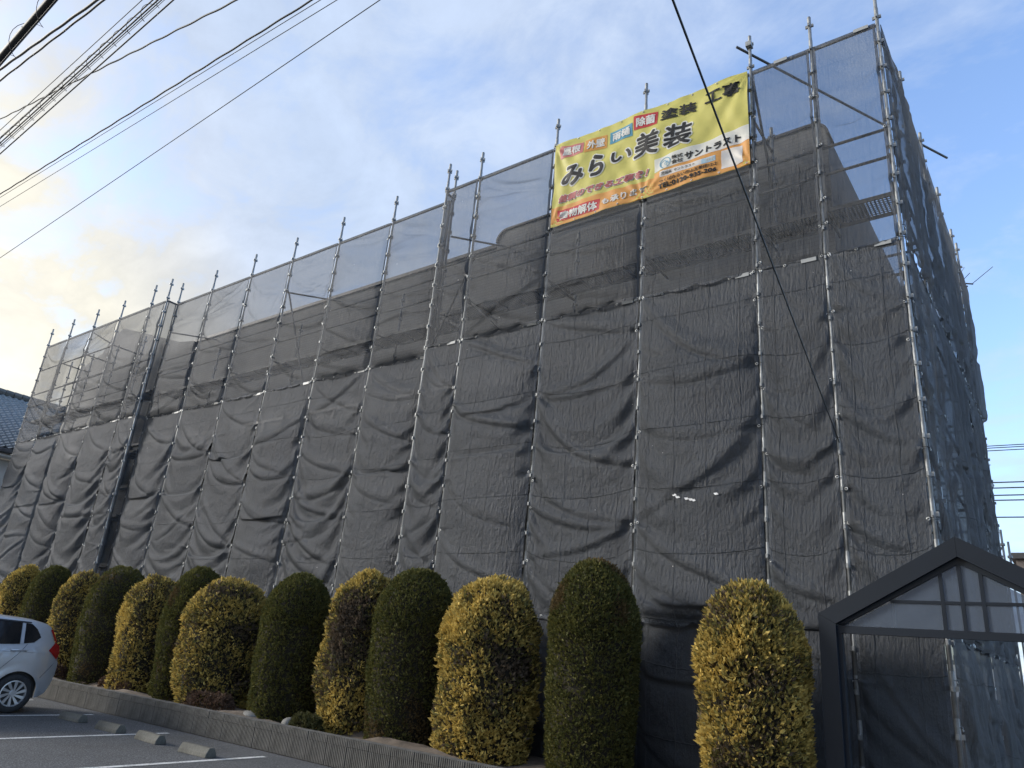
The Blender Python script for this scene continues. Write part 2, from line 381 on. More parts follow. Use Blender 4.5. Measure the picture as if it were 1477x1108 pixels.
bed.build('planting_bed', M['soil'], smooth=True, label='dry brown soil of the raised planting bed', kind='structure')

# ribbed kerb wall: every block a part
wall = empty('kerb_wall', (-10, 7.4, 0), label='low ribbed grey block wall edging the car park', cat='wall')
def ribbed(L, D, H, ribs):
    mb = MB(); p = [(0, D)]
    for i in range(ribs):
        a = L*i/ribs; w = L/ribs
        p += [(a+.12*w, 0), (a+.70*w, 0), (a+.78*w, .02), (a+.98*w, .02)]
    p += [(L, D)]
    p = [(0, .02)]+p[1:]
    poly = [(0, D)]+p+[]
    poly = poly[:-1]+[(L, D)]
    mb.prism(poly, 'z', 0, H); return mb
bl_lo = [ribbed(.394, .15, .262, 12).mesh('block', M['block']) for _ in range(1)][0]
bl_hi = ribbed(.394, .15, .096, 12).mesh('block', M['block'])
for k in range(58):
    x = -23.2+.4*k
    for me, z, off in ((bl_lo, 0, 0), (bl_hi, .266, .0)):
        o = put('block', me, wall, (x+10+off+rnd.uniform(-.0015, .0015), rnd.uniform(-.003, .003), z+rnd.uniform(-.001, .001)))

# wheel stops
WS = MB(); WS.prism([(-.085, 0), (.085, 0), (.075, .05), (.035, .115), (-.035, .115), (-.075, .05)], 'x', -.31, .31)
wsm = bevel_mesh(WS.mesh('body', M['stop']), .008)
slot = MB(); slot.box((0, 0, .116), (.5, .012, .004)).box((0, .018, .115), (.5, .008, .003)).box((0, -.018, .115), (.5, .008, .003))
slm = slot.mesh('groove_strip', M['block'])
for (x, y, rz, lab) in ((-13.32, 6.36, .05, 'concrete wheel stop nearest the silver car'), (-12.03, 6.33, .03, 'pale concrete wheel stop, second from the silver car'),
                    (-10.88, 6.33, -.04, 'concrete wheel stop beside the middle white line, third from the car'), (-9.64, 6.30, .03, 'mossy concrete wheel stop farthest from the silver car')):
    t = empty('wheel_stop', (x, y, .004), rz, label=lab, cat='wheel stop', group='concrete wheel stops in the car park')
    put('concrete_body', wsm, t); put('groove_strip', slm, t)

# ------------------------------------------------------------------ building behind the sheets
def arc(cx, cy, r, a0, a1, n=6): return [(cx+r*math.cos(a0+(a1-a0)*i/n), cy+r*math.sin(a0+(a1-a0)*i/n)) for i in range(n+1)]
B = empty('building', (-12, 10.6, 0), label='grey brick tiled building wrapped in dark scaffold sheeting', cat='building')
def bpart(name, mb, mat, parent=None, **k):
    o = mb.build(name, mat, None, **k); o.parent = parent or B; 
    if parent is None: o.location = (12, -10.6, 0)
    return o
# main block, raised right block with rounded shoulders, gabled left block
bpart('wall', MB().prism([(-20.9, 2.55), (-8.7, 2.55), (-8.7, 9.72), (-20.9, 9.72)], 'y', 10.62, 17), M['tilewall'])
bpart('parapet_cap', MB().prism([(-20.9, 9.72), (-8.95, 9.72), (-8.95, 9.80), (-20.9, 9.80)], 'y', 10.57, 10.95), M['coping'])
rp = [(-9.0, 2.55), (-2.28, 2.55)]+arc(-2.53, 9.87, .25, 0, math.pi/2)+arc(-8.75, 9.80, .25, math.pi/2, math.pi)
bpart('raised_wall', MB().prism(rp, 'y', 10.56, 17), M['tilewall'])
rc = arc(-2.53, 9.87, .285, 0, math.pi/2)+arc(-8.75, 9.80, .285, math.pi/2, math.pi); ri = arc(-8.75, 9.80, .245, math.pi, math.pi/2)+arc(-2.53, 9.87, .245, math.pi/2, 0)
bpart('raised_cap', MB().prism(rc+ri, 'y', 10.52, 10.9), M['coping'])
bpart('gable_wall', MB().prism([(-28.6, 2.55), (-20.7, 2.55), (-20.7, 9.75), (-21.6, 9.9), (-25.7, 11.2), (-26.5, 11.0), (-26.9, 10.45), (-28.6, 10.05)], 'y', 10.54, 16), M['tilewall'])
bpart('base_wall', MB().prism([(-28.5, 0), (-2.32, 0), (-2.32, 2.55), (-28.5, 2.55)], 'y', 10.66, 17), M['basewall'])  # lowest storey wall in one even, darker tone
wf = MB(); 
for (dx, dz, w, h) in ((0, .64, 1.7, .06), (0, -.64, 1.7, .06), (-.82, 0, .06, 1.22), (.82, 0, .06, 1.22), (0, 0, .05, 1.22)): wf.box((dx, 0, dz), (w, .08, h))
wfm = wf.mesh('window', M['win_frame']); wpm = MB().box((0, .02, 0), (1.6, .02, 1.24)).mesh('pane', M['win_glass'])
wsl = MB().box((0, -.03, -.70), (1.8, .16, .05)).mesh('sill', M['coping'])
for x in (-27, -24.3, -22, -18.9, -16.2, -13.5, -10.6, -7.4, -4.2):
    for z in (3.7, 6.0):
        w = put('window', wfm, B, (x+12, -.09 if x < -20.7 or x > -9 else -.02, z))
        put('pane', wpm, w); put('sill', wsl, w)
# ------------------------------------------------------------------ scaffold
YF, YM = 9.3, 9.6
RIGHT = [-1.22, -2.14, -3.06, -4.89, -6.73, -8.56, -9.45]
MID = [-9.53, -11.33, -13.14, -14.92, -16.67, -18.53, -20.32]
LEFT = [-20.40, -21.32, -23.18, -24.98, -26.76, -28.40]
SIDE = [9.3, 11.13, 12.96, 14.79, 16.62, 17.55]
XR = -1.22
TOP, L2, L3 = 10.49, 6.93, 2.15
DECKS = (2.45, 4.23, 6.01, 7.79)
SC = empty('scaffold', (0, 0, 0), label='galvanised tube scaffold standing all round the building', cat='scaffold')
pole_me = MB().tube((0, 0, 0), (0, 0, 11.18), .0243, 10).mesh('pole', M['steel'], True)
def coupler_mb(z):
    mb = MB()
    mb.tube((0, 0, z-.03), (0, 0, z+.17), .0285, 8)
    mb.box((.036, 0, z), (.045, .024, .05)).box((-.036, 0, z), (.045, .024, .05)).box((0, .036, z), (.024, .045, .05)).box((0, -.036, z), (.024, .045, .05))
    return mb
CZ = [.45*k+.2 for k in range(25)]
cm_one = coupler_mb(0).mesh('coupler', M['steel'])
cmb = MB()
for z in CZ:
    c = coupler_mb(z); cmb.add(c.v, c.f)
cm_all = cmb.mesh('couplers', M['steel'])
def pole(x, y, dz=0, single=False):
    p = put('pole', pole_me, SC, (x, y, dz))
    if single:
        for z in CZ: put('coupler', cm_one, p, (0, 0, z))
    else: put('couplers', cm_all, p, kind='stuff')
    return p
for i, x in enumerate(RIGHT): pole(x, YF, rnd.uniform(-.12, .1) if i else .06, i == 0)
for x in RIGHT[2:-1:2]: pole(x, YF+.92, -1.1 if x > -4 else -2.0)
pole(RIGHT[0]-.02, YF+.92, -1.4)
for x in MID: pole(x, YM, rnd.uniform(-.05, .05))
for x in MID[1::2]: pole(x, YM+.62, -2.2)
for x in LEFT: pole(x, YF, rnd.uniform(-.05, .08))
for x in LEFT[2::1]: pole(x, YF+.92, -.9)
for y in SIDE[1:]: pole(XR, y, rnd.uniform(-.1, .1))
rail_me = MB().tube((0, 0, 0), (1, 0, 0), .0213, 8).mesh('rail', M['steel_dark'], True)
hook_me = MB().box((0, 0, 0), (.03, .05, .09)).mesh('rail_end', M['steel'])
def rail(a, b, name='rail', me=None):
    a, b = Vector(a), Vector(b); o = put(name, me or rail_me, SC, a); d = b-a
    o.rotation_euler = d.to_track_quat('X', 'Z').to_euler(); o.scale = (d.length, 1, 1); return o
def plank_mesh(L, Wd=.5):
    mb = MB(); mb.box((L/2, Wd/2, 0), (L, Wd, .006))
    return mb
pl_cache = {}
def plank(x0, x1, y, z):
    L = round(abs(x1-x0)-.1, 2)
    if L not in pl_cache:
        a = plank_mesh(L).mesh('deck_plank', M['plank'])
        f = MB()
        for yy in (.012, .488): f.box((L/2, yy, -.03), (L, .02, .055))
        k = max(2, int(L/.42))
        for i in range(k+1): f.box((L*i/k, .25, -.024), (.03, .45, .035))
        for xx in (-.03, L+.03):
            for yy in (.08, .42): f.box((xx, yy, .0), (.08, .04, .05))
        pl_cache[L] = (a, f.mesh('deck_frame', M['steel_dark']))
    o = put('deck_plank', pl_cache[L][0], SC, (min(x0, x1)+.05, y, z)); put('deck_frame', pl_cache[L][1], o)
def bays(xs, y, back, top=TOP, deckoff=()):
    for i in range(len(xs)-1):
        a, b = xs[i], xs[i+1]
        rail((a, y+.03, top), (b, y+.03, top))
        for z in DECKS:
            plank(a, b, y+.2, z)
            for h in (.45, .9): rail((a, y+.045, z+h), (b, y+.045, z+h))
bays(RIGHT, YF, .92); bays(MID, YM, .62); bays(LEFT, YF, .92)
for z in DECKS:                                   # transoms between the two rows of poles
    for x in RIGHT[:-1]+LEFT[1:]: rail((x, YF, z-.05), (x, YF+.95, z-.05))
    for x in MID: rail((x, YM, z-.05), (x, YM+.66, z-.05))
for (a, b) in (((-20.36, YF, TOP), (-20.36, YM, TOP)), ((-9.49, YF, TOP), (-9.49, YM, TOP))): rail(a, b)
for z in (9.6,):
    for x in (-14.92, -20.4, -9.5): rail((x, YM+.02, z), (x+.9, YM+1.0, z-.02))
for i in (2, 3, 4): rail((LEFT[i], YF+.92, 9.4), (LEFT[i]-1.8, YF+.92, 9.4)); rail((LEFT[i], YF+.92, 8.5), (LEFT[i]-1.8, YF+.92, 8.5))
for i in range(2, 5):
    rail((LEFT[i], YF, 9.6), (LEFT[i], YF+.92, 9.6)); rail((LEFT[i], YF+.04, 9.6), (LEFT[i+1], YF+.04, 9.6))
def brace(a, b): rail(a, b, 'diagonal_brace')
brace((-3.06, YF+.06, 2.5), (-4.89, YF+.06, 6.0)); brace((-6.73, YF+.06, 6.0), (-8.56, YF+.06, 7.8)); brace((-8.56, YF+.08, 8.7), (-9.45, YF+.08, 6.9))
brace((-1.3, YF+.10, 4.3), (-2.1, YF+.10, 5.2)); brace((-13.14, YM+.06, 6.0), (-14.9, YM+.06, 9.6)); brace((-18.5, YM+.06, 4.2), (-20.3, YM+.06, 7.8)); brace((-23.2, YF+.06, 9.6), (-25, YF+.06, 10.4))
brace((-4.89, YF+.06, 4.2), (-6.73, YF+.06, 2.45)); brace((-11.33, YM+.06, 2.45), (-13.14, YM+.06, 4.2))
for i in range(5):                                # right-hand face
    a, b = SIDE[i], SIDE[i+1]
    rail((XR, a, TOP-.1), (XR, b, TOP-.1))
    for z in DECKS:
        for h in (.0, .45, .9): rail((XR-.04, a, z+h), (XR-.04, b, z+h))
for y in SIDE[1:]:
    for z in DECKS: rail((XR, y, z-.05), (XR-.9, y, z-.05))
rail((-3.24, 9.2, 11.03), (-.92, 14.0, 11.16), 'corner_brace')
for c in ((-3.06, 9.27, 11.03), (-1.52, 12.8, 11.12)): MB().box(c, (.09, .11, .09)).build('clamp', M['steel'], SC)
rail((-3.06, YF, 9.6), (-3.06, YF+.95, 9.6)); rail((-3.06, YF+.92, 8.7), (-3.06, YF+.1, 10.4), 'diagonal_brace')
for (x, y, z) in ((-1.45, 22, 5.5), (-1.33, 22, 5.2)):
    t = empty('scaffold_pole', (x, y, 0), label='thin grey scaffold tube standing beyond the right face, ' + ('taller of the two' if z > 5.4 else 'shorter of the two'), cat='pole', group='scaffold tubes beyond the right face')
    MB().tube((0, 0, 0), (0, 0, z), .026, 8).build('tube', M['steel'], t, True)
    MB().tube((0, 0, z-.4), (0, 0, z-.34), .055, 8).build('coupler', M['steel'], t)

# ------------------------------------------------------------------ sheets (cloth solved here: gravity on pinned, slightly loose fabric)
def solve(n, rows, cols, Wd, H, su, sv, tie, seed, wind, steps=70, iters=6, pinfix=None, jit=.05, out=.20, sag=(.03, .10)):
    r = np.random.RandomState(seed)
    dx, dz = Wd/(cols-1), H/(rows-1)
    P = np.zeros((n, rows, cols, 3), np.float32)
    P[..., 0] = np.arange(cols)*dx; P[..., 2] = -np.arange(rows)[:, None]*dz
    rough = r.normal(0, 1, (n, rows//5+2, cols//4+2)).astype(np.float32)
    ri = np.linspace(0, rough.shape[1]-1.01, rows); ci = np.linspace(0, rough.shape[2]-1.01, cols)
    r0 = ri.astype(int); c0 = ci.astype(int); fr = (ri-r0)[:, None]; fc = ci-c0
    rg = (rough[:, r0][:, :, c0]*(1-fr)*(1-fc)+rough[:, r0+1][:, :, c0]*fr*(1-fc)+rough[:, r0][:, :, c0+1]*(1-fr)*fc+rough[:, r0+1][:, :, c0+1]*fr*fc)
    P[..., 1] = rg*.035
    inv = np.ones((n, rows, cols), np.float32)
    inv[:, 0, :] = 0
    for k in range(n):
        for side in (0, cols-1):
            i = 0; rr = 0
            while True:
                stepr = max(3, int(round(r.choice(tie)/dz)))
                rr += stepr
                if rr >= rows-2: break
                inv[k, rr, side] = 0; P[k, rr, side, 2] += r.uniform(-jit, jit*.6); P[k, rr, side, 1] = r.uniform(-.03, .02)
            inv[k, rows-1, side] = 0
        for c_ in (cols//4, cols//2, 3*cols//4): inv[k, rows-1, c_] = 0
    P[:, 0, :, 1] = 0
    P[..., 1] = np.where(inv > 0, P[..., 1], np.minimum(P[..., 1], 0)*.6)
    if pinfix: pinfix(P, inv)
    tz = np.clip(np.arange(rows)*dz/.5, 0, 1)[None, :, None].astype(np.float32)
    ru = dx*(1+su[:, None, None]*tz)*np.ones((n, rows, cols), np.float32)
    rv = dz*(1+sv[:, None, None])*np.ones((n, rows, cols), np.float32)
    def patchy(a, b):                                           # some stretches of the cloth are tight, some loose
        q = r.uniform(0, 1, (n, a, b)).astype(np.float32)**1.6
        ri = np.linspace(0, a-1.01, rows); ci = np.linspace(0, b-1.01, cols); i0 = ri.astype(int); j0 = ci.astype(int); fr = (ri-i0)[:, None]; fc = ci-j0
        return (q[:, i0][:, :, j0]*(1-fr)*(1-fc)+q[:, i0+1][:, :, j0]*fr*(1-fc)+q[:, i0][:, :, j0+1]*(1-fr)*fc+q[:, i0+1][:, :, j0+1]*fr*fc).astype(np.float32)
    rv = dz*(1+sv[:, None, None]*(patchy(rows//11+2, 4)*3.2-.25))
    ru = dx*(1+su[:, None, None]*tz*(patchy(rows//11+2, 4)*3.0-.15))
    rd = np.sqrt(ru**2+rv**2)
    # friction on the rails behind keeps each stretch of fabric from sliding far down
    cw = 1-np.abs(np.linspace(-1, 1, cols))**2.2
    zmin = P[..., 2]-(.012+r.uniform(sag[0], sag[1], (n, 1, 1))*(.55+.9*r.uniform(0, 1, (n, rows//13+2, 1)).repeat(13, 1)[:, :rows])*cw[None, None, :]).astype(np.float32)
    Q = P.copy()
    g = np.zeros_like(P); g[..., 2] = -.0035; g[..., 1] = wind[:, None, None]
    def con(a, b, rest, k):
        A, Bv = P[a], P[b]; d = Bv-A; L = np.sqrt((d*d).sum(-1))+1e-9
        wa, wb = inv[a], inv[b]; w = wa+wb+1e-9
        c = (k*(L-rest)/(L*w))[..., None]*d
        A += c*wa[..., None]; Bv -= c*wb[..., None]
    sl = slice
    al = sl(None)
    for st in range(steps):
        vel = (P-Q)*.93; Q = P.copy(); P += (vel+g)*inv[..., None]
        for it in range(iters):
            for o in (0, 1):
                e = cols-1-((cols-1-o) % 2)
                con((al, al, sl(o, e, 2)), (al, al, sl(o+1, e+1, 2)), ru[:, :, o:e:2], 1)
                f = rows-1-((rows-1-o) % 2)
                con((al, sl(o, f, 2)), (al, sl(o+1, f+1, 2)), rv[:, o:f:2, :], 1)
            for o in (0, 1):
                f = rows-1-((rows-1-o) % 2)
                con((al, sl(o, f, 2), sl(0, cols-1)), (al, sl(o+1, f+1, 2), sl(1, cols)), rd[:, o:f:2, :-1], .25)
                con((al, sl(o, f, 2), sl(1, cols)), (al, sl(o+1, f+1, 2), sl(0, cols-1)), rd[:, o:f:2, :-1], .25)
        # light bending stiffness
        for ax in (1, 2):
            if ax == 1: lap = P[:, :-2]+P[:, 2:]-2*P[:, 1:-1]; P[:, 1:-1] += .07*lap*inv[:, 1:-1, :, None]
            else: lap = P[:, :, :-2]+P[:, :, 2:]-2*P[:, :, 1:-1]; P[:, :, 1:-1] += .07*lap*inv[:, :, 1:-1, None]
        P[..., 2] = np.maximum(P[..., 2], zmin)
        np.clip(P[..., 1], -out, .035, out=P[..., 1])
        for c_, xe in ((0, 0.), (cols-1, Wd)):                # lacing keeps the hems near the poles
            P[:, :, c_, 0] += .55*(xe-P[:, :, c_, 0]); P[:, :, c_, 1] *= .8
    return P, inv
def up2(P):
    """Catmull-Rom x2 along both grid axes"""
    def one(A, ax):
        A = np.moveaxis(A, ax, 0); n = A.shape[0]
        E = np.concatenate([2*A[:1]-A[1:2], A, 2*A[-1:]-A[-2:-1]])
        mid = (-E[:-3]+9*E[1:-2]+9*E[2:-1]-E[3:])/16
        out = np.empty((2*n-1,)+A.shape[1:], A.dtype); out[0::2] = A; out[1::2] = mid
        return np.moveaxis(out, 0, ax)
    return one(one(P, 0), 1)
def grid_mesh(name, P, Wd, H, mat):
    rows, cols = P.shape[:2]
    idx = np.arange(rows*cols).reshape(rows, cols)
    F = np.stack([idx[:-1, :-1], idx[1:, :-1], idx[1:, 1:], idx[:-1, 1:]], -1).reshape(-1, 4)
    me = bpy.data.meshes.new(name); me.vertices.add(rows*cols); me.vertices.foreach_set('co', P.reshape(-1).astype(np.float32))
    me.loops.add(F.size); me.loops.foreach_set('vertex_index', F.reshape(-1).astype(np.int32))
    me.polygons.add(len(F)); me.polygons.foreach_set('loop_start', np.arange(0, F.size, 4, dtype=np.int32))
    me.polygons.foreach_set('use_smooth', np.ones(len(F), bool))
    u, v = np.meshgrid(np.linspace(0, Wd, cols), np.linspace(0, H, rows))
    uv = me.uv_layers.new(name='UVMap'); uu = np.stack([u.reshape(-1)[F.reshape(-1)], v.reshape(-1)[F.reshape(-1)]], -1)
    uv.data.foreach_set('uv', uu.reshape(-1).astype(np.float32))
    at = me.attributes.new('hem', 'FLOAT', 'POINT')
    hem = np.minimum(np.minimum(u, Wd-u), np.minimum(v, H-v)); at.data.foreach_set('value', hem.reshape(-1).astype(np.float32))
    me.materials.append(mat); me.update(calc_edges=True); me.validate(); return me
def pulls(Q, P0, iv, w, t):
    """creases drawn across the cloth from lacing point to lacing point, and small fans of wrinkles at each"""
    r = nrs; X = Q[..., 0]; V = -Q[..., 2]; Wd = X.max(); rows, cols = P0.shape[:2]
    ties = [[-P0[i, c, 2] for i in range(1, rows) if iv[i, c] == 0] for c in (0, cols-1)]
    d = np.zeros_like(X); k_ = {0: .60, 1: .68, 2: .65, 3: .25}[t]; sc = min(1, Wd/1.74)**.5
    starts = [[0.]+ties[0], [0.]+ties[1]]
    for side in (0, 1):
        for v0 in starts[side]:
            if r.uniform() > (.94 if side == 0 else .16): continue
            want = v0+r.uniform(.35, .95)*sc
            other = [q for q in ties[1-side] if q > v0-.1]
            v1 = min(other, key=lambda q: abs(q-want)) if other else want
            u = X/Wd if side == 0 else 1-X/Wd
            u = np.clip(u, 0, 1); p = r.uniform(.5, .85); belly = r.uniform(0, .20)*sc
            vl = v0+(v1-v0)*u**p+belly*np.sin(np.pi*u)+.012*np.sin(9*u+r.uniform(0, 6))
            dd = V-vl; A = r.uniform(.032, .075)*k_*sc; wd = r.uniform(.075, .15)
            tp = np.sin(np.pi*np.clip(u*r.uniform(.75, 1.0)+.04, 0, 1))**.7
            d += A*tp*(np.exp(-((dd+wd)/wd)**2)*1.0-.55*np.exp(-((dd-.015)/.032)**2)+.25*np.exp(-((dd-.16)/.10)**2))
        for v0 in starts[side]:
            xs = X if side == 0 else Wd-X
            for _ in range(r.randint(2, 5)):
                a = r.uniform(-.35, 1.25); ca, sa = math.cos(a), math.sin(a)
                along = xs*ca+(V-v0)*sa; acr = -xs*sa+(V-v0)*ca; ln = r.uniform(.22, .6)
                wd = .016+.07*np.clip(along, 0, 1)
                d += r.uniform(.008, .022)*k_*np.exp(-(acr/wd)**2)*np.exp(-np.clip(along, 0, 9)/ln)*np.clip(along/.05, 0, 1)
    Q[..., 1] -= d*np.clip(V/.15, 0, 1)
# bay list: (x left, x right, y plane, phrase)
BAYS = []
def add_bays(xs, y, names):
    for i in range(len(xs)-1): BAYS.append((xs[i+1], xs[i], y, names[i]))
add_bays(RIGHT, YF, ['beside the right corner pole', 'just right of the yellow banner', 'below the right half of the yellow banner',
    'below the left half of the yellow banner', 'first left of the yellow banner', 'narrow, second left of the yellow banner'])
add_bays(MID, YM, ['%s in the recessed stretch left of the banner' % w for w in ('first', 'second', 'third', 'fourth', 'fifth', 'sixth')])
add_bays(LEFT, YF, ['narrow, first of the far left block', 'second of the far left block', 'third of the far left block', 'fourth of the far left block', 'outermost of the far left block'])
SIDEB = [(SIDE[i], SIDE[i+1], ['in the bay next to the corner pole', 'in the second bay from the corner pole', 'in the third bay from the corner pole', 'in the fourth bay from the corner pole', 'in the last bay before the far edge'][i]) for i in range(5)]
TIERS = [(TOP, TOP-L2, 'see-through upper mesh sheet'), (L2, L2-L3, 'sagging dark main mesh sheet'), (L3, L3-.12, 'low dark mesh sheet near the ground')]
jobs = {}
for t, (zt, H, ph) in enumerate(TIERS):
    for bi, b in enumerate(BAYS):
        if t == 2 and bi == 2: jobs.setdefault((t, 'in', 'f'), []).append((bi, (b[0], b[1], b[2]+.13, b[3]), 2.95, 2.85, 'dark mesh sheet bared by the loosened corner,')); continue
        wide = (b[1]-b[0]) > 1.2
        jobs.setdefault((t, wide, 'f'), []).append((bi, b, zt, H, ph))
    for bi, b in enumerate(SIDEB):
        jobs.setdefault((t, b[1]-b[0] > 1.2, 's'), []).append((bi, b, zt, H, ph))
ring = MB()
for i in range(8):
    a0, a1 = 2*math.pi*i/8, 2*math.pi*(i+1)/8
RINGV = []; RINGF = []
for i in range(8):
    for j in range(4):
        a, b = 2*math.pi*i/8, 2*math.pi*j/4
        RINGV.append(((.016+.006*math.cos(b))*math.cos(a), .006*math.sin(b), (.016+.006*math.cos(b))*math.sin(a)))
RINGF = [(i*4+j, ((i+1) % 8)*4+j, ((i+1) % 8)*4+(j+1) % 4, i*4+(j+1) % 4) for i in range(8) for j in range(4)]
label_me = MB().box((0, 0, 0), (.20, .012, .055)).mesh('white_tag', M['tag'])
for (t, wide, kind), lst in jobs.items():
    n = len(lst); zt = lst[0][2]; H = lst[0][3]
    cols = 31 if wide else 15; wide = bool(wide)
    rows = {0: 61, 1: 83, 2: 37}[t]+(14 if H == 2.85 else 0)
    Wn = 1.74 if wide else .84
    if kind == 'f':
        su = nrs.uniform(.008, .028, n) if t else nrs.uniform(.006, .018, n)
        sv = nrs.uniform(.006, .024, n) if t else nrs.uniform(.004, .012, n)
        wind = nrs.uniform(-.0007, .0001, n); tie = (.44, .88, .88, 1.32) if t else (.44, .88, .88)
    else:
        su = nrs.uniform(.025, .06, n); sv = nrs.uniform(.01, .03, n); wind = nrs.uniform(-.0004, .0002, n); tie = (.44, .44, .88)
    def pinfix(P, inv, lst=lst, t=t, kind=kind, rows=rows, cols=cols, H=H):
        if kind == 'f' and t == 1:
            for k, j in enumerate(lst):
                if j[0] == 2:                                   # this sheet's lower left corner has come loose and is drawn aside
                    r0 = int((L2-2.75)/H*(rows-1)); inv[k, r0:, 0] = 1; inv[k, rows-1, :12] = 1; inv[k, r0, 0] = 0
                    inv[k, rows-1, 0] = 0; P[k, rows-1, 0] = (.95, -.10, -H+.05)
    P, inv = solve(n, rows, cols, Wn, H, su.astype(np.float32), sv.astype(np.float32), tie, 100+t*7+wide*3+(kind == 's')*50, wind.astype(np.float32), pinfix=pinfix, jit=.10 if t and kind == 'f' else .03, out=.20 if kind == 'f' else .06, sag=(.05, .16) if t else (.02, .05))
    for k, (bi, b, zt, H, ph) in enumerate(lst):
        if kind == 'f' and t == 0 and bi in (2, 3):          # lies flat behind the taut banner
            zr = -P[k, :, :, 2]; f_ = np.clip((zr-1.75)/.35, 0, 1); P[k, :, :, 1] = np.where(P[k, :, :, 1] < 0, P[k, :, :, 1]*f_, P[k, :, :, 1])
        w = b[1]-b[0]; Q = up2(P[k]).copy()
        if kind == 'f': pulls(Q, P[k], inv[k], w, t)
        else:
            pulls(Q, P[k], inv[k], w, 3)
            uu, vv = Q[..., 0], -Q[..., 2]; ph_ = nrs.uniform(0, 6, 4)          # hangs in long vertical folds
            Q[..., 1] -= (.028*np.sin(uu*9+ph_[0]+.35*vv)+.02*np.sin(uu*17+ph_[1]-.5*vv+.6*np.sin(vv+ph_[2])))*np.clip(vv/.5, 0, 1)*np.clip(np.minimum(uu, uu.max()-uu)/.12, .15, 1)
        Q[..., 0] *= (w-.05)/Wn
        if kind == 'f' and t == 0 and bi in (2, 3):
            f2 = np.clip((-Q[..., 2]-1.72)/.35, 0, 1); Q[..., 1] = np.where(Q[..., 1] < .012, Q[..., 1]*f2+.012*(1-f2), Q[..., 1])
        Q[..., 1] = np.minimum(Q[..., 1]-.008, .03)
        me = grid_mesh('mesh_sheet', Q, w, H, (M['net'] if t == 0 else M['net_main']) if kind == 'f' else M['net_side'])
        if kind == 'f':
            lab = ph+' '+b[3]
            if t == 0 and bi in (2, 3): lab = 'upper mesh sheet behind and below the %s half of the yellow banner' % ('right' if bi == 2 else 'left')
            o = put('mesh_sheet', me, None, (b[0]+.025, b[2]-.028, zt), label=lab, cat='mesh sheet', group='dark mesh sheets laced to the front of the scaffold')
        else:
            ph2 = {0: 'upper', 1: 'middle', 2: 'lowest'}[t]
            o = put('mesh_sheet', me, None, (XR+.03, b[0]+.02, zt), label='rumpled blue-grey %s mesh sheet of right face, %s' % (ph2, b[2]), cat='mesh sheet', group='loose mesh sheets on the right face')
            o.rotation_euler = (0, 0, math.pi/2)
        rg = MB(); lc = MB()
        for side in (0, cols-1):
            for r_ in range(rows):
                if inv[k, r_, side] == 0 and r_ > 0:
                    p = P[k, r_, side]; x = p[0]*(w-.05)/Wn+(.022 if side == 0 else -.022)
                    q = Vector((x, p[1]-.014, p[2]))
                    rg.add([Vector(v)+q for v in RINGV], RINGF)
                    lc.path([q+Vector((0, -.006, 0)), q+Vector((-.03 if side == 0 else .03, -.012, .012)), q+Vector((-.062 if side == 0 else .062, .03, .02))], .004, 4)
        for c_ in range(0, cols, 6) if t else ():
            q = Vector((min(max(c_*(w-.075)/(cols-1), .03), w-.105), -.016, -.022)); rg.add([Vector(v)+q for v in RINGV], RINGF)
        rg.build('eyelets', M['ring'], o, True, kind='stuff'); lc.build('lacing', M['cord'], o, True, kind='stuff')
        if t == 1 and kind == 'f': put('white_tag', label_me, o, (w-.24, -.02, -.025))
        if t == 0 and bi in (0, 1) and kind == 'f': put('white_tag', label_me, o, (w-.24 if bi == 0 else .45, -.02, -.02))
        if kind == 'f' and t == 1 and bi == 2:
            fm = MB()
            for (x, z, s) in ((-4.245, 3.75, .04), (-4.19, 3.715, .038), (-4.06, 3.685, .038), (-4.0, 3.67, .038), (-3.96, 3.66, .03), (-3.66, 3.73, .035)):
                xx, zz_ = x-b[0], z-zt; ci = int(round(xx/(w-.075)*(Q.shape[1]-1))); ri_ = int(round(-zz_/H*(Q.shape[0]-1)))
                yv = Q[max(0, ri_-1):ri_+2, max(0, ci-1):ci+2, 1].min()-.012
                fm.add([(xx-s, yv, zz_+rnd.uniform(0, .02)), (xx-s*.3, yv-.004, zz_-.016), (xx+s, yv, zz_-.008), (xx+s*.4, yv-.004, zz_+.016)], [(0, 1, 2, 3)])
            fm.build('torn_threads', M['net_white'], o, kind='stuff')
# narrow returns where the face steps back
for x, lab in ((-20.355, 'dark narrow mesh strip closing the step beside the far left block'), (-9.49, 'dark narrow mesh strip closing the step left of the banner')):
    for (zt, H, nm) in ((TOP, TOP-L2, 'upper'), (L2, L2-.15, 'lower')):
        rr = np.zeros((61, 5, 3), np.float32); rr[..., 0] = np.linspace(0, .27, 5); rr[..., 2] = -np.linspace(0, H, 61)[:, None]
        rr[..., 1] = .02*np.sin(np.linspace(0, 19, 61))[:, None]*np.array([0, .7, 1, .7, 0])
        me = grid_mesh('mesh_strip', rr, .27, H, M['net'])
        o = put('mesh_strip', me, None, (x, YF+.015, zt), label=nm+' '+lab, cat='mesh strip'); o.rotation_euler = (0, 0, math.pi/2)

for (zt, H, nm) in ((TOP, TOP-L2, 'upper'), (L2, L2-L3, 'middle'), (L3, L3-.1, 'lower')):   # the rear face, glimpsed down the passage
    xx, zg = np.meshgrid(np.linspace(0, 2.6, 40), np.linspace(0, H, 60))
    rr = np.stack([xx, .05*np.sin(xx*5+zg*.8)*np.sin(zg*2.1+xx), -zg], -1).astype(np.float32)
    put('mesh_sheet', grid_mesh('mesh_sheet', rr, 2.6, H, M['net_side']), None, (-3.85, 17.6, zt), label=nm+' mesh sheet closing the far end of the scaffold passage', cat='mesh sheet')
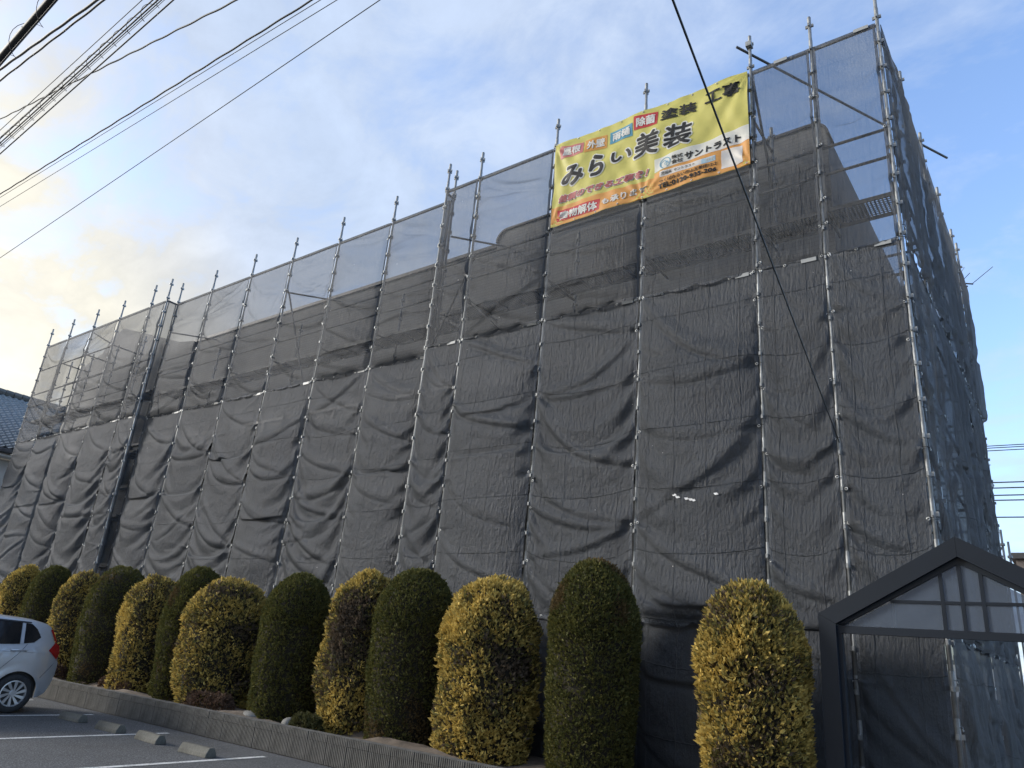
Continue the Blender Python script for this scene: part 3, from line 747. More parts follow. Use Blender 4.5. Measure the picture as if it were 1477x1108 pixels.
# ------------------------------------------------------------------ banner
BX, BZ, BW, BH, BY = -6.68, 8.722, 3.59, 1.757, 9.215
def bwave(x, z):
    e = min(1, x/.4, (BW-x)/.4)
    y = .018*math.sin(4.1*x+2.3*z)+.009*math.sin(8.3*x-6.1*z+1)+.003*math.sin(21*x+9*z)+.003*math.sin(17*x-14*z)
    for (px, pz) in ((0, BH), (BW, BH), (BW, 0), (0, 0), (BW/2, 0)):
        d = math.hypot(x-px, z-pz); a = math.atan2(z-pz, x-px)
        y += .020*math.exp(-d/.6)*math.sin(a*14)
    return BY+y
ban = empty('banner', (BX, BY, BZ), label='yellow and orange printed advertising banner tied to the scaffold', cat='banner')
def bsheet(name, quad, mat, off, nu=40, nv=24, curve=None):
    (x0, z0), (x1, z1), (x2, z2), (x3, z3) = quad      # bottom left, bottom right, top right, top left
    P = np.zeros((nv+1, nu+1, 3), np.float32)
    for j in range(nv+1):
        for i in range(nu+1):
            u, v = i/nu, 1-j/nv
            x = (x0*(1-u)+x1*u)*(1-v)+(x3*(1-u)+x2*u)*v; z = (z0*(1-u)+z1*u)*(1-v)+(z3*(1-u)+z2*u)*v
            P[j, i] = (x, bwave(x, z)-off-BY, z)
    return put(name, grid_mesh(name, P, 1, 1, mat), ban)
bsheet('cloth', ((0, 0), (BW, 0), (BW, BH), (0, BH)), M['b_yellow'], 0, 110, 56)
bsheet('orange_band', ((0, .005), (2.01, .005), (2.01, .33), (0, .39)), M['b_orange'], .003, 62, 10)
bsheet('orange_band', ((2.01, .005), (BW, .005), (BW, .52), (2.01, .40)), M['b_orange'], .0035, 48, 16)
bsheet('white_band', ((2.018, .42), (BW, .455), (BW, .73), (2.018, .665)), M['b_white'], .006, 48, 10)
for q, mt in ((((.125, 1.40), (.615, 1.36), (.607, 1.60), (.114, 1.655)), 'b_pink'), (((.638, 1.345), (1.082, 1.305), (1.083, 1.575), (.641, 1.61)), 'b_orange2'),
              (((1.138, 1.345), (1.596, 1.335), (1.596, 1.585), (1.14, 1.585)), 'b_blue'), (((1.62, 1.42), (2.058, 1.38), (2.063, 1.64), (1.622, 1.70)), 'b_red'),
              (((.122, .075), (1.003, .05), (1.007, .26), (.131, .31)), 'b_red')):
    bsheet('colour_box', q, M[mt], .006, 14, 8)
bsheet('address_strip', ((2.12, .285), (3.06, .27), (3.06, .365), (2.12, .39)), M['b_white'], .006, 30, 4)
bsheet('search_box', ((2.83, .278), (3.055, .274), (3.055, .362), (2.83, .37)), M['b_lblue'], .009, 8, 4)
bsheet('blank_panel', ((3.14, .075), (3.475, .08), (3.475, .40), (3.147, .415)), M['b_white'], .008, 12, 10)
def text2d(body, bold=0., shear=0.):
    c = bpy.data.curves.new('lettering', 'FONT'); c.body = body; c.offset = bold; c.shear = shear; c.resolution_u = 4; c.fill_mode = 'FRONT'
    o = bpy.data.objects.new('lettering', c); COL.objects.link(o); bpy.context.view_layer.update()
    me = o.to_mesh(); v = np.array([x.co[:] for x in me.vertices]); f = [tuple(p.vertices) for p in me.polygons]
    o.to_mesh_clear(); bpy.data.objects.remove(o); bpy.data.curves.remove(c); return v, f
def lettering(body, x0, zl, zr, x1, h, mat, bold=.02, shear=0, off=.014, halo=None, hb=.03):
    """text filling x0..x1; its foot runs from height zl to zr, its height is h; weight comes from shifted strokes"""
    v, f = text2d(body, 0., shear)
    if len(v) == 0: return
    mn, mx = v.min(0), v.max(0)
    u = (v[:, 0]-mn[0])/(mx[0]-mn[0]); w = (v[:, 1]-mn[1])/max(1e-6, mx[1]-mn[1])
    em = h; rb_ = bold*em*.55
    X0 = x0+rb_+u*(x1-x0-2*rb_); Z0 = zl+(zr-zl)*u+rb_+w*(h-2*rb_)
    for (rad, mt, of, k) in (((rb_+hb*.5, halo, off-.005, 10), ) if halo else ())+((rb_, mat, off, 6),):
        bm = bmesh.new()
        for c in range(-1, k):
            sx_, sz_ = (0, 0) if c < 0 else (rad*math.cos(2*math.pi*c/k), rad*math.sin(2*math.pi*c/k))
            bv = [bm.verts.new((x+sx_, (c+1)*.00025, z+sz_)) for x, z in zip(X0, Z0)]
            for q in f:
                try: bm.faces.new([bv[i] for i in q])
                except ValueError: pass
        bmesh.ops.triangulate(bm, faces=bm.faces)
        for lim in (.12, .07):
            es = [e for e in bm.edges if e.calc_length() > lim]
            if es: bmesh.ops.subdivide_edges(bm, edges=es, cuts=1); bmesh.ops.triangulate(bm, faces=bm.faces)
        for v in bm.verts: v.co.y += bwave(v.co.x, v.co.z)-BY-of
        me = bpy.data.meshes.new('lettering'); bm.to_mesh(me); bm.free(); me.materials.append(M[mt]); put('lettering', me, ban)
lettering('屋根', .18, 1.435, 1.40, .56, .17, 'b_white', .07)
lettering('外壁', .69, 1.385, 1.355, 1.04, .18, 'b_white', .07)
lettering('雨樋', 1.19, 1.38, 1.375, 1.55, .17, 'b_white', .07)
lettering('除菌', 1.67, 1.455, 1.42, 2.02, .19, 'b_white', .07)
lettering('塗装', 2.12, 1.395, 1.355, 2.745, .225, 'b_black', .06)
lettering('工事', 2.89, 1.385, 1.365, 3.48, .255, 'b_black', .06)
lettering('み', .18, .76, .72, .65, .42, 'b_black', .08, .12, halo='b_white', hb=.05)
lettering('ら', .75, .77, .74, 1.05, .46, 'b_black', .08, .12, halo='b_white', hb=.05)
lettering('い', 1.19, .91, .91, 1.57, .21, 'b_black', .08, .12, halo='b_white', hb=.05)
lettering('美', 1.62, .82, .80, 2.10, .48, 'b_black', .05, .1, halo='b_white', hb=.05)
lettering('装', 2.17, .80, .765, 2.67, .46, 'b_black', .05, .1, halo='b_white', hb=.05)
lettering('信頼のできる工事を！', .14, .455, .41, 1.91, .15, 'b_rose', .10, .25, halo='b_white', hb=.022)
lettering('建物解体', .17, .10, .065, .96, .17, 'b_white', .07)
lettering('も承ります', 1.05, .10, .11, 1.88, .13, 'b_white', .07)
lettering('株式', 2.335, .535, .53, 2.525, .075, 'b_black', .05); lettering('会社', 2.335, .45, .445, 2.525, .075, 'b_black', .05)
lettering('サントラスト', 2.55, .455, .49, 3.46, .135, 'b_black', .09)
lettering('茨城県  サントラスト', 2.15, .305, .295, 2.72, .06, 'b_black', .008); lettering('検索', 2.90, .295, .293, 3.04, .055, 'b_white', .02)
lettering('つくばみらい市山王新田12-2', 2.11, .17, .185, 3.07, .07, 'b_black', .05)
lettering('TEL:0120-935-206', 2.09, .07, .07, 3.07, .085, 'b_black', .12)
lg = MB()
def stroke(pts, w):
    for a, b in zip(pts[:-1], pts[1:]):
        dx, dz = b[0]-a[0], b[1]-a[1]; L = math.hypot(dx, dz); nx_, nz_ = -dz/L*w/2, dx/L*w/2
        q = [(a[0]+nx_, a[1]+nz_), (b[0]+nx_, b[1]+nz_), (b[0]-nx_, b[1]-nz_), (a[0]-nx_, a[1]-nz_)]
        lg.add([(x, bwave(x, z)-BY-.012, z) for x, z in q], [(0, 1, 2, 3)])
lc_ = (2.215, .53)
stroke([(lc_[0]+.095*math.cos(t), lc_[1]+.095*math.sin(t)) for t in [math.radians(-70+i*16) for i in range(21)]], .012)
stroke([(lc_[0]-.02+.055*math.cos(t), lc_[1]-.02+.065*math.sin(t)) for t in [math.radians(-40+i*16) for i in range(17)]], .010)
stroke([(lc_[0]+.03+.035*math.cos(t), lc_[1]-.04+.055*math.sin(t)) for t in [math.radians(0+i*16) for i in range(12)]], .009)
lg.build('emblem', M['b_blue'], ban)
er = MB()
for i in range(9):
    for z in (.03, BH-.03):
        x = .05+(BW-.1)*i/8; q = Vector((x, bwave(x, z)-BY-.006, z)); er.add([Vector(v)*.8+q for v in RINGV], RINGF)
er.build('eyelets', M['ring'], ban, True, kind='stuff')

# ------------------------------------------------------------------ shrubs
def leaf_mesh(name, n, surf, size, colf, seed, lumpy):
    """n sprays on a surface: two tapered blades each; surf(k)->pos, normal"""
    r = np.random.RandomState(seed)
    pos, nor, tone = surf(n, r)
    up = np.array([0, 0, 1.])
    d = nor*.9+up*.75+r.normal(0, .42, (n, 3)); d /= np.linalg.norm(d, axis=1, keepdims=True)
    V = []; F = []; C = []
    L = size*r.uniform(.65, 1.35, n)*np.where(r.uniform(0, 1, n) < .04, 1.35, 1)
    for kx in range(3):
        t = r.normal(0, 1, (n, 3)); dd = d+t*.32; dd /= np.linalg.norm(dd, axis=1, keepdims=True)
        s = np.cross(dd, r.normal(0, 1, (n, 3))); s /= np.linalg.norm(s, axis=1, keepdims=True)+1e-9
        Lk = L*r.uniform(.6, 1.1, n); w = Lk*.19
        base = pos-d*(size*.4)[..., None] if np.ndim(size) else pos-d*size*.4
        a = base; b = base+dd*(Lk*.55)[:, None]+s*w[:, None]; c = base+dd*Lk[:, None]; e = base+dd*(Lk*.5)[:, None]-s*w[:, None]
        V.append(np.stack([a, b, c, e], 1)); C.append(colf(tone, r, n))
    V = np.concatenate(V).reshape(-1, 3); nf = len(V)//4
    C = np.concatenate(C)
    me = bpy.data.meshes.new(name); me.vertices.add(len(V)); me.vertices.foreach_set('co', V.reshape(-1).astype(np.float32))
    me.loops.add(nf*4); me.loops.foreach_set('vertex_index', np.arange(nf*4, dtype=np.int32))
    me.polygons.add(nf); me.polygons.foreach_set('loop_start', np.arange(0, nf*4, 4, dtype=np.int32))
    ca = me.color_attributes.new('Col', 'FLOAT_COLOR', 'POINT')
    cc = np.ones((nf*4, 4), np.float32); cc[:, :3] = np.repeat(C, 4, 0); ca.data.foreach_set('color', cc.reshape(-1))
    me.materials.append(M['leaf']); me.update(calc_edges=True); return me
def vnoise(p, seed, sc):
    r = np.random.RandomState(seed); k = r.normal(0, 1, (10, 3))*sc; ph = r.uniform(0, 6.28, 10)
    return np.sin(p@k.T+ph).mean(1)*1.8
def bush_profile(t, H, R, kind):
    """radius at height fraction t"""
    if kind == 'gold': e = 3.2; base = .84+.16*np.clip(t/.3, 0, 1)
    else: e = 2.6; base = .86+.14*np.clip(t/.35, 0, 1)
    a = np.clip((t-.62)/.38, 0, 1)
    dome = np.sqrt(np.clip(1-a**2.1, 0, 1))
    return R*base*dome
def make_bush(x, y, z0, z1, w, kind, n, seed, label, grp):
    H = z1-z0; R = w/2
    t = empty('golden_conifer' if kind == 'gold' else 'green_conifer', (x, y, z0), label=label, cat='conifer shrub', group=grp)
    dead = 'dead' in label
    size = .062 if kind == 'gold' else .046
    def surf(n, r):
        tt = r.uniform(0, 1, n)
        # more sprays on the dome, by area
        tt = np.where(r.uniform(0, 1, n) < .12, 1-(1-.62)*np.sqrt(r.uniform(0, 1, n))*1.0, tt)
        th = r.uniform(0, 2*np.pi, n)
        rad = bush_profile(tt, H, R, kind)
        pr = np.stack([np.cos(th)*rad, np.sin(th)*rad, tt*H], 1)
        e = .01; dr = (bush_profile(np.clip(tt+e, 0, 1), H, R, kind)-bush_profile(np.clip(tt-e, 0, 1), H, R, kind))/(2*e*H)
        nr = np.stack([np.cos(th), np.sin(th), np.clip(-dr, -1, 6)], 1); nr /= np.linalg.norm(nr, axis=1, keepdims=True)
        lump = vnoise(pr, seed, 9 if kind == 'gold' else 7)*(.058 if kind == 'gold' else .020)+vnoise(pr, seed+1, 3)*.030
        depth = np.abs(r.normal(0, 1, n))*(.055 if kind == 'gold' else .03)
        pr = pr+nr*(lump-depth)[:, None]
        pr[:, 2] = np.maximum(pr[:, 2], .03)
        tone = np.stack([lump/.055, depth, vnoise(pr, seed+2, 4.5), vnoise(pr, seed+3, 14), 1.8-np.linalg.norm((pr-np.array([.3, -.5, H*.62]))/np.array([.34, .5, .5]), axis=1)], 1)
        return pr, nr, tone
    def colf(tone, r, n):
        a = r.uniform(0, 1, n)
        if kind == 'gold':
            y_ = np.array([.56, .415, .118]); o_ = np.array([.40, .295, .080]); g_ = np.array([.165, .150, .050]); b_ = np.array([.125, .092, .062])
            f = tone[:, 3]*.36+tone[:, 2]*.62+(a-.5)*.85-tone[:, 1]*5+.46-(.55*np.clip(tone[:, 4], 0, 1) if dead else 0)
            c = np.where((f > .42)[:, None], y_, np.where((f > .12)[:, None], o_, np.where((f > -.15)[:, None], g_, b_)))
        else:
            g0 = np.array([.080, .082, .024]); g1 = np.array([.135, .125, .034]); b_ = np.array([.115, .080, .034])
            f = tone[:, 3]*.35+(a-.5)
            c = np.where((f > .15)[:, None], g1, g0); c = np.where((tone[:, 2]+a*.35 > .82)[:, None], b_, c)
        return c*(.85+.3*r.uniform(0, 1, (n, 1)))
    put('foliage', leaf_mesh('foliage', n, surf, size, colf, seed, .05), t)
    core = MB(); nr_, nc_ = 14, 16; vs = []
    for j in range(nr_+1):
        tt = j/nr_*.97; rr = float(bush_profile(np.array([tt]), H, R, kind)[0])-(.13 if kind == 'gold' else .075)
        for i in range(nc_):
            a = 2*math.pi*i/nc_; q = max(.02, rr*(1+.06*math.sin(3*a+j)+rnd.uniform(-.03, .03)))
            vs.append((q*math.cos(a), q*math.sin(a), .06+tt*(H-.12)))
    core.add(vs, [(j*nc_+i, j*nc_+(i+1) % nc_, (j+1)*nc_+(i+1) % nc_, (j+1)*nc_+i) for j in range(nr_) for i in range(nc_)]+[tuple(range(nc_))[::-1], tuple(nr_*nc_+i for i in range(nc_))])
    core.build('inner_core', M['inner'], t, True)  # solid dark brown core, keeps the crown from being seen through
    tr = MB()
    for k in range(3):
        a = 2.1*k+seed; tr.tube((.05*math.cos(a), .05*math.sin(a), -.1), (.12*math.cos(a), .12*math.sin(a), .5), .035, 7, .02)
    tr.build('trunk', M['bark'], t, True)
BU = [(-21.84, 1.02, 2.76, 'gold'), (-20.33, 1.05, 2.75, 'green'), (-18.45, 1.05, 2.6, 'gold'), (-16.98, 1.26, 2.7, 'green'), (-15.21, 1.2, 2.51, 'gold'), (-13.86, 1.12, 2.69, 'green'),
      (-12.62, 1.5, 2.49, 'gold'), (-10.75, 1.19, 2.59, 'green'), (-9.05, 1.12, 2.6, 'gold'), (-8.02, 1.22, 2.7, 'green'), (-6.5, 1.34, 2.56, 'gold'), (-4.95, 1.14, 2.79, 'green'), (-2.95, 1.17, 2.52, 'gold')]
LAB = ['golden clipped conifer at the far left end of the row', 'dark green conifer above the silver car roof, leftmost of the green ones', 'golden conifer right behind the silver car, beside its tail lamp',
       'broad dark green conifer just right of the silver car', 'golden conifer above the bare soil, third along from the car', 'narrow dark green conifer tucked behind the widest golden one',
       'widest golden conifer, with a low brown shrub at its foot', 'dark green conifer with the white stone at its right foot', 'golden conifer with large dead brown patches, overlapped by a green one',
       'dark green conifer overlapping the browned golden one', 'golden conifer between two tall green ones under the banner', 'tallest dark green conifer, beside the loosened sheet', 'golden conifer standing next to the dark gabled porch']
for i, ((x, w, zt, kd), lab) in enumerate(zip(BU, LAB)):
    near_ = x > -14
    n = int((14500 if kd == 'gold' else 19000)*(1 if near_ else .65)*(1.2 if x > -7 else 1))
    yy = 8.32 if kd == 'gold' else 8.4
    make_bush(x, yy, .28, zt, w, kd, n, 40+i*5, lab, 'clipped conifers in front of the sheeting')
def low_shrub(x, y, w, d, h, col, lab, seed):
    t = empty('low_shrub', (x, y, .28), label=lab, cat='low shrub', group='small low shrubs in the planting bed')
    def surf(n, r):
        th = r.uniform(0, 6.283, n); ph = np.arccos(r.uniform(0, 1, n)); k = (1+.08*np.sin(5*th+seed))*np.cbrt(r.uniform(.55, 1, n))
        nr = np.stack([np.cos(th)*np.sin(ph), np.sin(th)*np.sin(ph), np.cos(ph)], 1)
        q = np.sign(nr)*np.abs(nr)**.6
        return q*np.array([w/2, d/2, h])*k[:, None], nr, np.stack([k, k, k, k], 1)
    def colf(tone, r, n): return np.array(col)*(.6+.8*r.uniform(0, 1, (n, 1)))
    put('foliage', leaf_mesh('foliage', 1500, surf, .05, colf, seed, 0), t)
    st = MB()
    for k in range(6):
        a = k*1.05; st.tube((.03*math.cos(a), .03*math.sin(a), -.05), (w*.35*math.cos(a), d*.35*math.sin(a), h*.8), .010, 5, .004)
    st.build('stems', M['bark'], t, True)
low_shrub(-11.95, 7.85, 1.05, .45, .30, (.10, .062, .042), 'low brown shrub at the foot of the widest golden conifer', 3)
low_shrub(-15.4, 8.1, 1.3, .5, .26, (.11, .07, .048), 'straggly brown shrub on the bare soil behind the kerb wall', 5)
low_shrub(-18.3, 8.0, .9, .5, .3, (.12, .075, .055), 'reddish brown shrub beside the car tail lamp', 8)
low_shrub(-9.3, 7.78, .55, .35, .24, (.07, .068, .025), 'small olive shrub right of the white stone', 9)
def rock(x, y, s, lab, seed):
    bm = bmesh.new(); bmesh.ops.create_icosphere(bm, subdivisions=3, radius=1); r = random.Random(seed)
    k = [Vector((r.gauss(0, 1), r.gauss(0, 1), r.gauss(0, 1))) for _ in range(6)]
    for v in bm.verts:
        f = 1+sum(.05*math.sin(2.4*v.co.dot(q)) for q in k); v.co = Vector((v.co.x*s[0], v.co.y*s[1], v.co.z*s[2]))*f
    me = bpy.data.meshes.new('stone'); bm.to_mesh(me); bm.free(); me.materials.append(M['stone'])
    me.polygons.foreach_set('use_smooth', [True]*len(me.polygons))
    put('stone', me, None, (x, y, .28+s[2]*.5), label=lab, cat='stone')
rock(-9.66, 7.74, (.13, .11, .11), 'rounded white stone on the kerb wall between two conifers', 2)
rock(-10.9, 7.95, (.28, .2, .08), 'flat grey stone on the soil left of a green conifer', 5)

# ------------------------------------------------------------------ gabled porch
PY, PXC, PHW, PE, PK, PD = 8.3, -.93, 1.31, 2.225, 2.985, .30
por = empty('gabled_porch', (PXC, PY, 0), label='dark anthracite gabled porch frame with glazed gable', cat='porch')
def pp(name, mb, mat='portal', parent=None, **k):
    o = mb.build(name, M[mat], None, **k)
    if parent is None: o.parent = por; o.location = (-PXC, -PY, 0)
    else: o.parent = parent
    return o
sl_ = (PK-PE)/PHW; off_ = .165; dzr = off_*math.sqrt(1+sl_*sl_)
inl = PXC-PHW+.165; inr = PXC+PHW-.165
ine = PE+sl_*.165-dzr; inp = PK-dzr
pp('post', MB().prism([(PXC-PHW, 0), (inl, 0), (inl, ine), (PXC-PHW, PE)], 'y', PY, PY+PD))
pp('post', MB().prism([(PXC+PHW, 0), (inr, 0), (inr, ine), (PXC+PHW, PE)], 'y', PY, PY+PD))
pp('rafter', MB().prism([(PXC-PHW+.001, PE+.002), (inl+.001, ine+.002), (PXC-.001, inp), (PXC-.001, PK)], 'y', PY-.002, PY+PD))
pp('rafter', MB().prism([(PXC+PHW-.001, PE+.002), (inr-.001, ine+.002), (PXC+.001, inp), (PXC+.001, PK)], 'y', PY-.002, PY+PD))
# inner glazing frame, set back
f0, f1 = PY+.055, PY+.11; iw = .05; dz2 = iw*math.sqrt(1+sl_*sl_)
pp('inner_frame', MB().prism([(inl, ine), (inl+.001+iw*1.9, ine+.02), (PXC, inp-dz2), (inr-iw*1.9, ine+.02), (inr, ine), (PXC, inp)], 'y', f0, f1))
zb0, zb1 = 2.045, 2.118
pp('crossbar', MB().prism([(inl, zb0), (inr, zb0), (inr, zb1), (inl, zb1)], 'y', f0-.003, f1+.003))
pp('jamb', MB().prism([(inl, 0), (inl+.04, 0), (inl+.04, zb0), (inl, zb0)], 'y', f0, f1)); pp('jamb', MB().prism([(inr-.04, 0), (inr, 0), (inr, zb0), (inr-.04, zb0)], 'y', f0, f1))
zin = lambda x: inp-dz2-sl_*abs(x-PXC)
xs_m = [-1.10, -.935, -.765]
for x in xs_m: pp('glazing_bar', MB().prism([(x-.016, zb1), (x+.016, zb1), (x+.016, zin(x)+.02), (x-.016, zin(x)+.02)], 'y', f0+.006, f1-.006))
zm = 2.37; ex = (inp-dz2-zm)/sl_
pp('glazing_bar', MB().prism([(PXC-ex, zm-.014), (PXC+ex, zm-.014), (PXC+ex, zm+.014), (PXC-ex, zm+.014)], 'y', f0+.009, f1-.009))
pp('pale_strip', MB().prism([(-1.547, zb1), (-1.527, zb1), (-1.527, zm-.014), (-1.547, zm-.014)], 'y', f0+.03, f1-.012), 'steel')  # thin pale upright below the horizontal bar
ebx = (inp-dz2-zb1)/sl_
cuts = [PXC-ebx]+xs_m+[PXC+ebx]
for a, b in zip(cuts[:-1], cuts[1:]):              # panes above and below the horizontal bar
    for (lo, hi) in ((zb1, zm-.014), (zm+.014, 9)):
        xa = max(a+(.016 if a in xs_m else 0), PXC-(inp-dz2-lo)/sl_); xb = min(b-(.016 if b in xs_m else 0), PXC+(inp-dz2-lo)/sl_)
        if xb-xa < .02: continue
        pts = [(xa, lo), (xb, lo)]
        top = [(x, min(hi, zin(x))) for x in np.linspace(xb, xa, 9)]
        top += []
        if xa < PXC < xb and hi > inp-dz2: pass
        poly = pts+[p for p in top if p[1] > lo+.001]
        pp('pane', MB().prism(poly, 'y', PY+.078, PY+.086), 'glass')

# ------------------------------------------------------------------ car
CX, CY = -14.30, 6.39       # left flank plane, rear end; the car points away along -Y
car = empty('silver_hatchback', (CX-.845, CY-.62, .004), label='silver compact hatchback backed into the bay by the shrubs', cat='car')
TOPL = [(0, .86), (.03, .99), (.10, 1.12), (.17, 1.25), (.22, 1.39), (.30, 1.435), (.5, 1.475), (1.2, 1.52), (1.8, 1.525), (2.35, 1.47), (2.75, 1.30), (3.2, 1.06), (3.45, .97), (3.75, .86), (3.90, .70), (3.955, .56)]
BOTL = [(0, .60), (.03, .45), (.10, .31), (.2, .25), (.4, .22), (3.4, .20), (3.8, .22), (3.9, .28), (3.955, .40)]
interp = lambda L, s: float(np.interp(s, [p[0] for p in L], [p[1] for p in L]))
SA, SB, RA = .62, 3.15, .345
def halfw(s, z):
    zz = np.array([.2, .35, .55, .78, .95, 1.02, 1.45, 1.56]); ww = np.array([.78, .825, .845, .845, .83, .81, .645, .57])
    w = float(np.interp(z, zz, ww))
    if s < .5: w -= .15*((.5-s)/.5)**2.4
    if s > 3.2: w -= .20*((s-3.2)/.755)**2.2
    for c in (SA, SB):
        d = math.hypot(s-c, z-.30)
        if d < RA+.09: w += .012*max(0, 1-abs(d-RA-.02)/.07)
    if abs(z-.93) < .03 and .3 < s < 2.6: w -= .006*(1-abs(z-.93)/.03)
    return w
def cpt(s, z, off=0, sgn=1): return (sgn*(halfw(s, z)+off), -(s-.62), z)   # local: x across, rear axle at y=0, front to -y
ss = sorted(set([round(x, 3) for x in list(np.linspace(0, .32, 14))+list(np.linspace(.24, 1.0, 26))+list(np.linspace(1.0, 2.75, 18))+list(np.linspace(2.75, 3.955, 40))]))
nr_ = 22; vs = []; NC = nr_+1+5+nr_+1
for s in ss:
    tz, bz = interp(TOPL, s), interp(BOTL, s)
    for c in (SA, SB):
        if abs(s-c) < RA: bz = max(bz, .30+math.sqrt(RA*RA-(s-c)**2))
    side = []
    for j in range(nr_+1):
        t = j/nr_; t = 1-(1-t)**1.25
        z = bz+(tz-.035-bz)*t; w = halfw(s, z)
        e = max(0, (z-(tz-.12))/.085); w *= 1-.05*e*e
        side.append((w, z))
    wt = side[-1][0]
    ring_ = [(w, -(s-.62), z) for w, z in side]
    for k in (1, 2, 3, 4, 5):
        q = wt*(1-k/3); ring_.append((q, -(s-.62), tz-.035+.035*(1-(abs(q)/wt)**3)))
    ring_ += [(-w, -(s-.62), z) for w, z in side[::-1]]
    vs += ring_
nc = len(vs)//len(ss)
cb = MB(); cb.add(vs, [(i*nc+j, i*nc+j+1, (i+1)*nc+j+1, (i+1)*nc+j) for i in range(len(ss)-1) for j in range(nc-1)]+[tuple(range(nc)), tuple((len(ss)-1)*nc+j for j in range(nc))[::-1]])
cb.build('body', M['silver'], car, True)
MB().prism([(-.36, .22), (-1.75+.0, .22), (-2.18, .22), (-2.18, .9), (-.36, .9)], 'x', -.74, .74).build('underbody', M['black'], car)
ub = MB(); ub.box((0, 0, .48), (1.5, .69, .5)); ub.box((0, -2.53, .48), (1.5, .69, .5)); ub.build('wheel_well', M['black'], car)
def patch(name, poly, off, mat, both=True, sgn=1, dens=.05):
    pts = []
    for a, b in zip(poly, poly[1:]+poly[:1]):
        k = max(1, int(math.hypot(b[0]-a[0], b[1]-a[1])/dens))
        pts += [(a[0]+(b[0]-a[0])*i/k, a[1]+(b[1]-a[1])*i/k) for i in range(k)]
    for sg in ((1, -1) if both else (sgn,)):
        bm = bmesh.new(); vv = [bm.verts.new((p[0], p[1], 0)) for p in pts]; bm.faces.new(vv)
        bmesh.ops.triangulate(bm, faces=bm.faces); 
        for _ in range(1): bmesh.ops.subdivide_edges(bm, edges=[e for e in bm.edges if e.calc_length() > .12], cuts=2, use_grid_fill=True)
        for v in bm.verts: v.co = Vector(cpt(v.co.x, v.co.y, off, sg))
        r = bmesh.ops.extrude_face_region(bm, geom=bm.faces[:]); 
        for v in [g_ for g_ in r['geom'] if isinstance(g_, bmesh.types.BMVert)]: v.co.x += sg*.004
        bmesh.ops.recalc_face_normals(bm, faces=bm.faces)
        me = bpy.data.meshes.new(name); bm.to_mesh(me); bm.free(); me.materials.append(mat); put(name, me, car)
patch('window', [(.40, 1.185), (.50, 1.10), (.66, 1.075), (.66, 1.395), (.56, 1.385), (.47, 1.31)], .004, M['carglass'])
patch('window', [(.72, 1.065), (1.55, 1.02), (1.55, 1.43), (.72, 1.40)], .004, M['carglass'])
patch('window', [(1.62, 1.02), (2.62, 1.0), (2.35, 1.25), (2.05, 1.42), (1.62, 1.43)], .004, M['carglass'])
patch('window_visor', [(.58, 1.395), (2.0, 1.435), (2.0, 1.455), (.58, 1.42)], .012, M['black'])
patch('pillar_trim', [(.668, 1.08), (.712, 1.075), (.712, 1.395), (.668, 1.395)], .006, M['alloy'])
patch('tail_lamp', [(.24, .985), (.12, 1.125), (.035, 1.06), (.015, .95), (.05, .84)], .006, M['lamp_red'])
patch('tail_lamp', [(.24, 1.31), (.21, 1.33), (.10, 1.13), (.13, 1.12)], .006, M['lamp_red'])
patch('bumper', [(.0, .80), (.06, .83), (.26, .52), (.235, .34), (.14, .30), (.06, .40), (.0, .6)], .004, M['silver'])
for sg in (1, -1):
    h = MB()
    h.path([cpt(.60, .965, .004, sg), cpt(.64, .968, .035, sg), cpt(.80, .97, .035, sg), cpt(.84, .97, .004, sg)], .014, 8); h.build('door_handle', M['silver'], car, True)
    for pts in ([(1.58, 1.0), (1.58, .3)], [(.60, 1.07), (.70, .93), (.98, .62), (1.03, .34)], [(.28, .55), (.04, .84)]):
        d = MB(); q = []
        for a, b in zip(pts[:-1], pts[1:]): q += [cpt(a[0]+(b[0]-a[0])*i/8, a[1]+(b[1]-a[1])*i/8, .001, sg) for i in range(8)]
        q.append(cpt(*pts[-1], .001, sg)); d.path(q, .004, 4); d.build('panel_gap', M['black'], car)
    sp_ = MB(); sp_.path([cpt(s_, .945, -.001, sg) for s_ in np.linspace(.26, 2.6, 20)], .005, 5); sp_.build('body_crease', M['alloy'], car)
tyre = MB(); prof = [(.19, -.08), (.215, -.092), (.27, -.09), (.298, -.07), (.302, 0), (.298, .07), (.27, .09), (.215, .092), (.19, .08)]
K = 40
tyre.add([(p[1], p[0]*math.cos(2*math.pi*i/K), p[0]*math.sin(2*math.pi*i/K)) for i in range(K) for p in prof], [(i*9+j, i*9+j+1, ((i+1) % K)*9+j+1, ((i+1) % K)*9+j) for i in range(K) for j in range(8)])
tym = tyre.mesh('wheel', M['rubber'], True)
rim = MB()
rp_ = [(.192, .07), (.20, .086), (.185, .088), (.178, .06)]
rim.add([(p[1], p[0]*math.cos(2*math.pi*i/K), p[0]*math.sin(2*math.pi*i/K)) for i in range(K) for p in rp_], [(i*4+j, i*4+j+1, ((i+1) % K)*4+j+1, ((i+1) % K)*4+j) for i in range(K) for j in range(3)])
for k in range(10):
    a = 2*math.pi*k/10; b = a+.22
    def pt(r, t, x): return (x, r*math.cos(t), r*math.sin(t))
    q = [pt(.045, a-.28, .072), pt(.045, a+.28, .072), pt(.185, b+.17, .084), pt(.185, b-.10, .084)]
    q2 = [(p[0]-.02, p[1], p[2]) for p in q]
    rim.add(q+q2, [(0, 1, 2, 3), (4, 7, 6, 5), (0, 4, 5, 1), (1, 5, 6, 2), (2, 6, 7, 3), (3, 7, 4, 0)])
rim.tube((.05, 0, 0), (.085, 0, 0), .055, 16, .045)
rimm = rim.mesh('rim', M['alloy'])
dkm = MB().tube((-.02, 0, 0), (.045, 0, 0), .188, 24).mesh('brake_backing', M['black'])
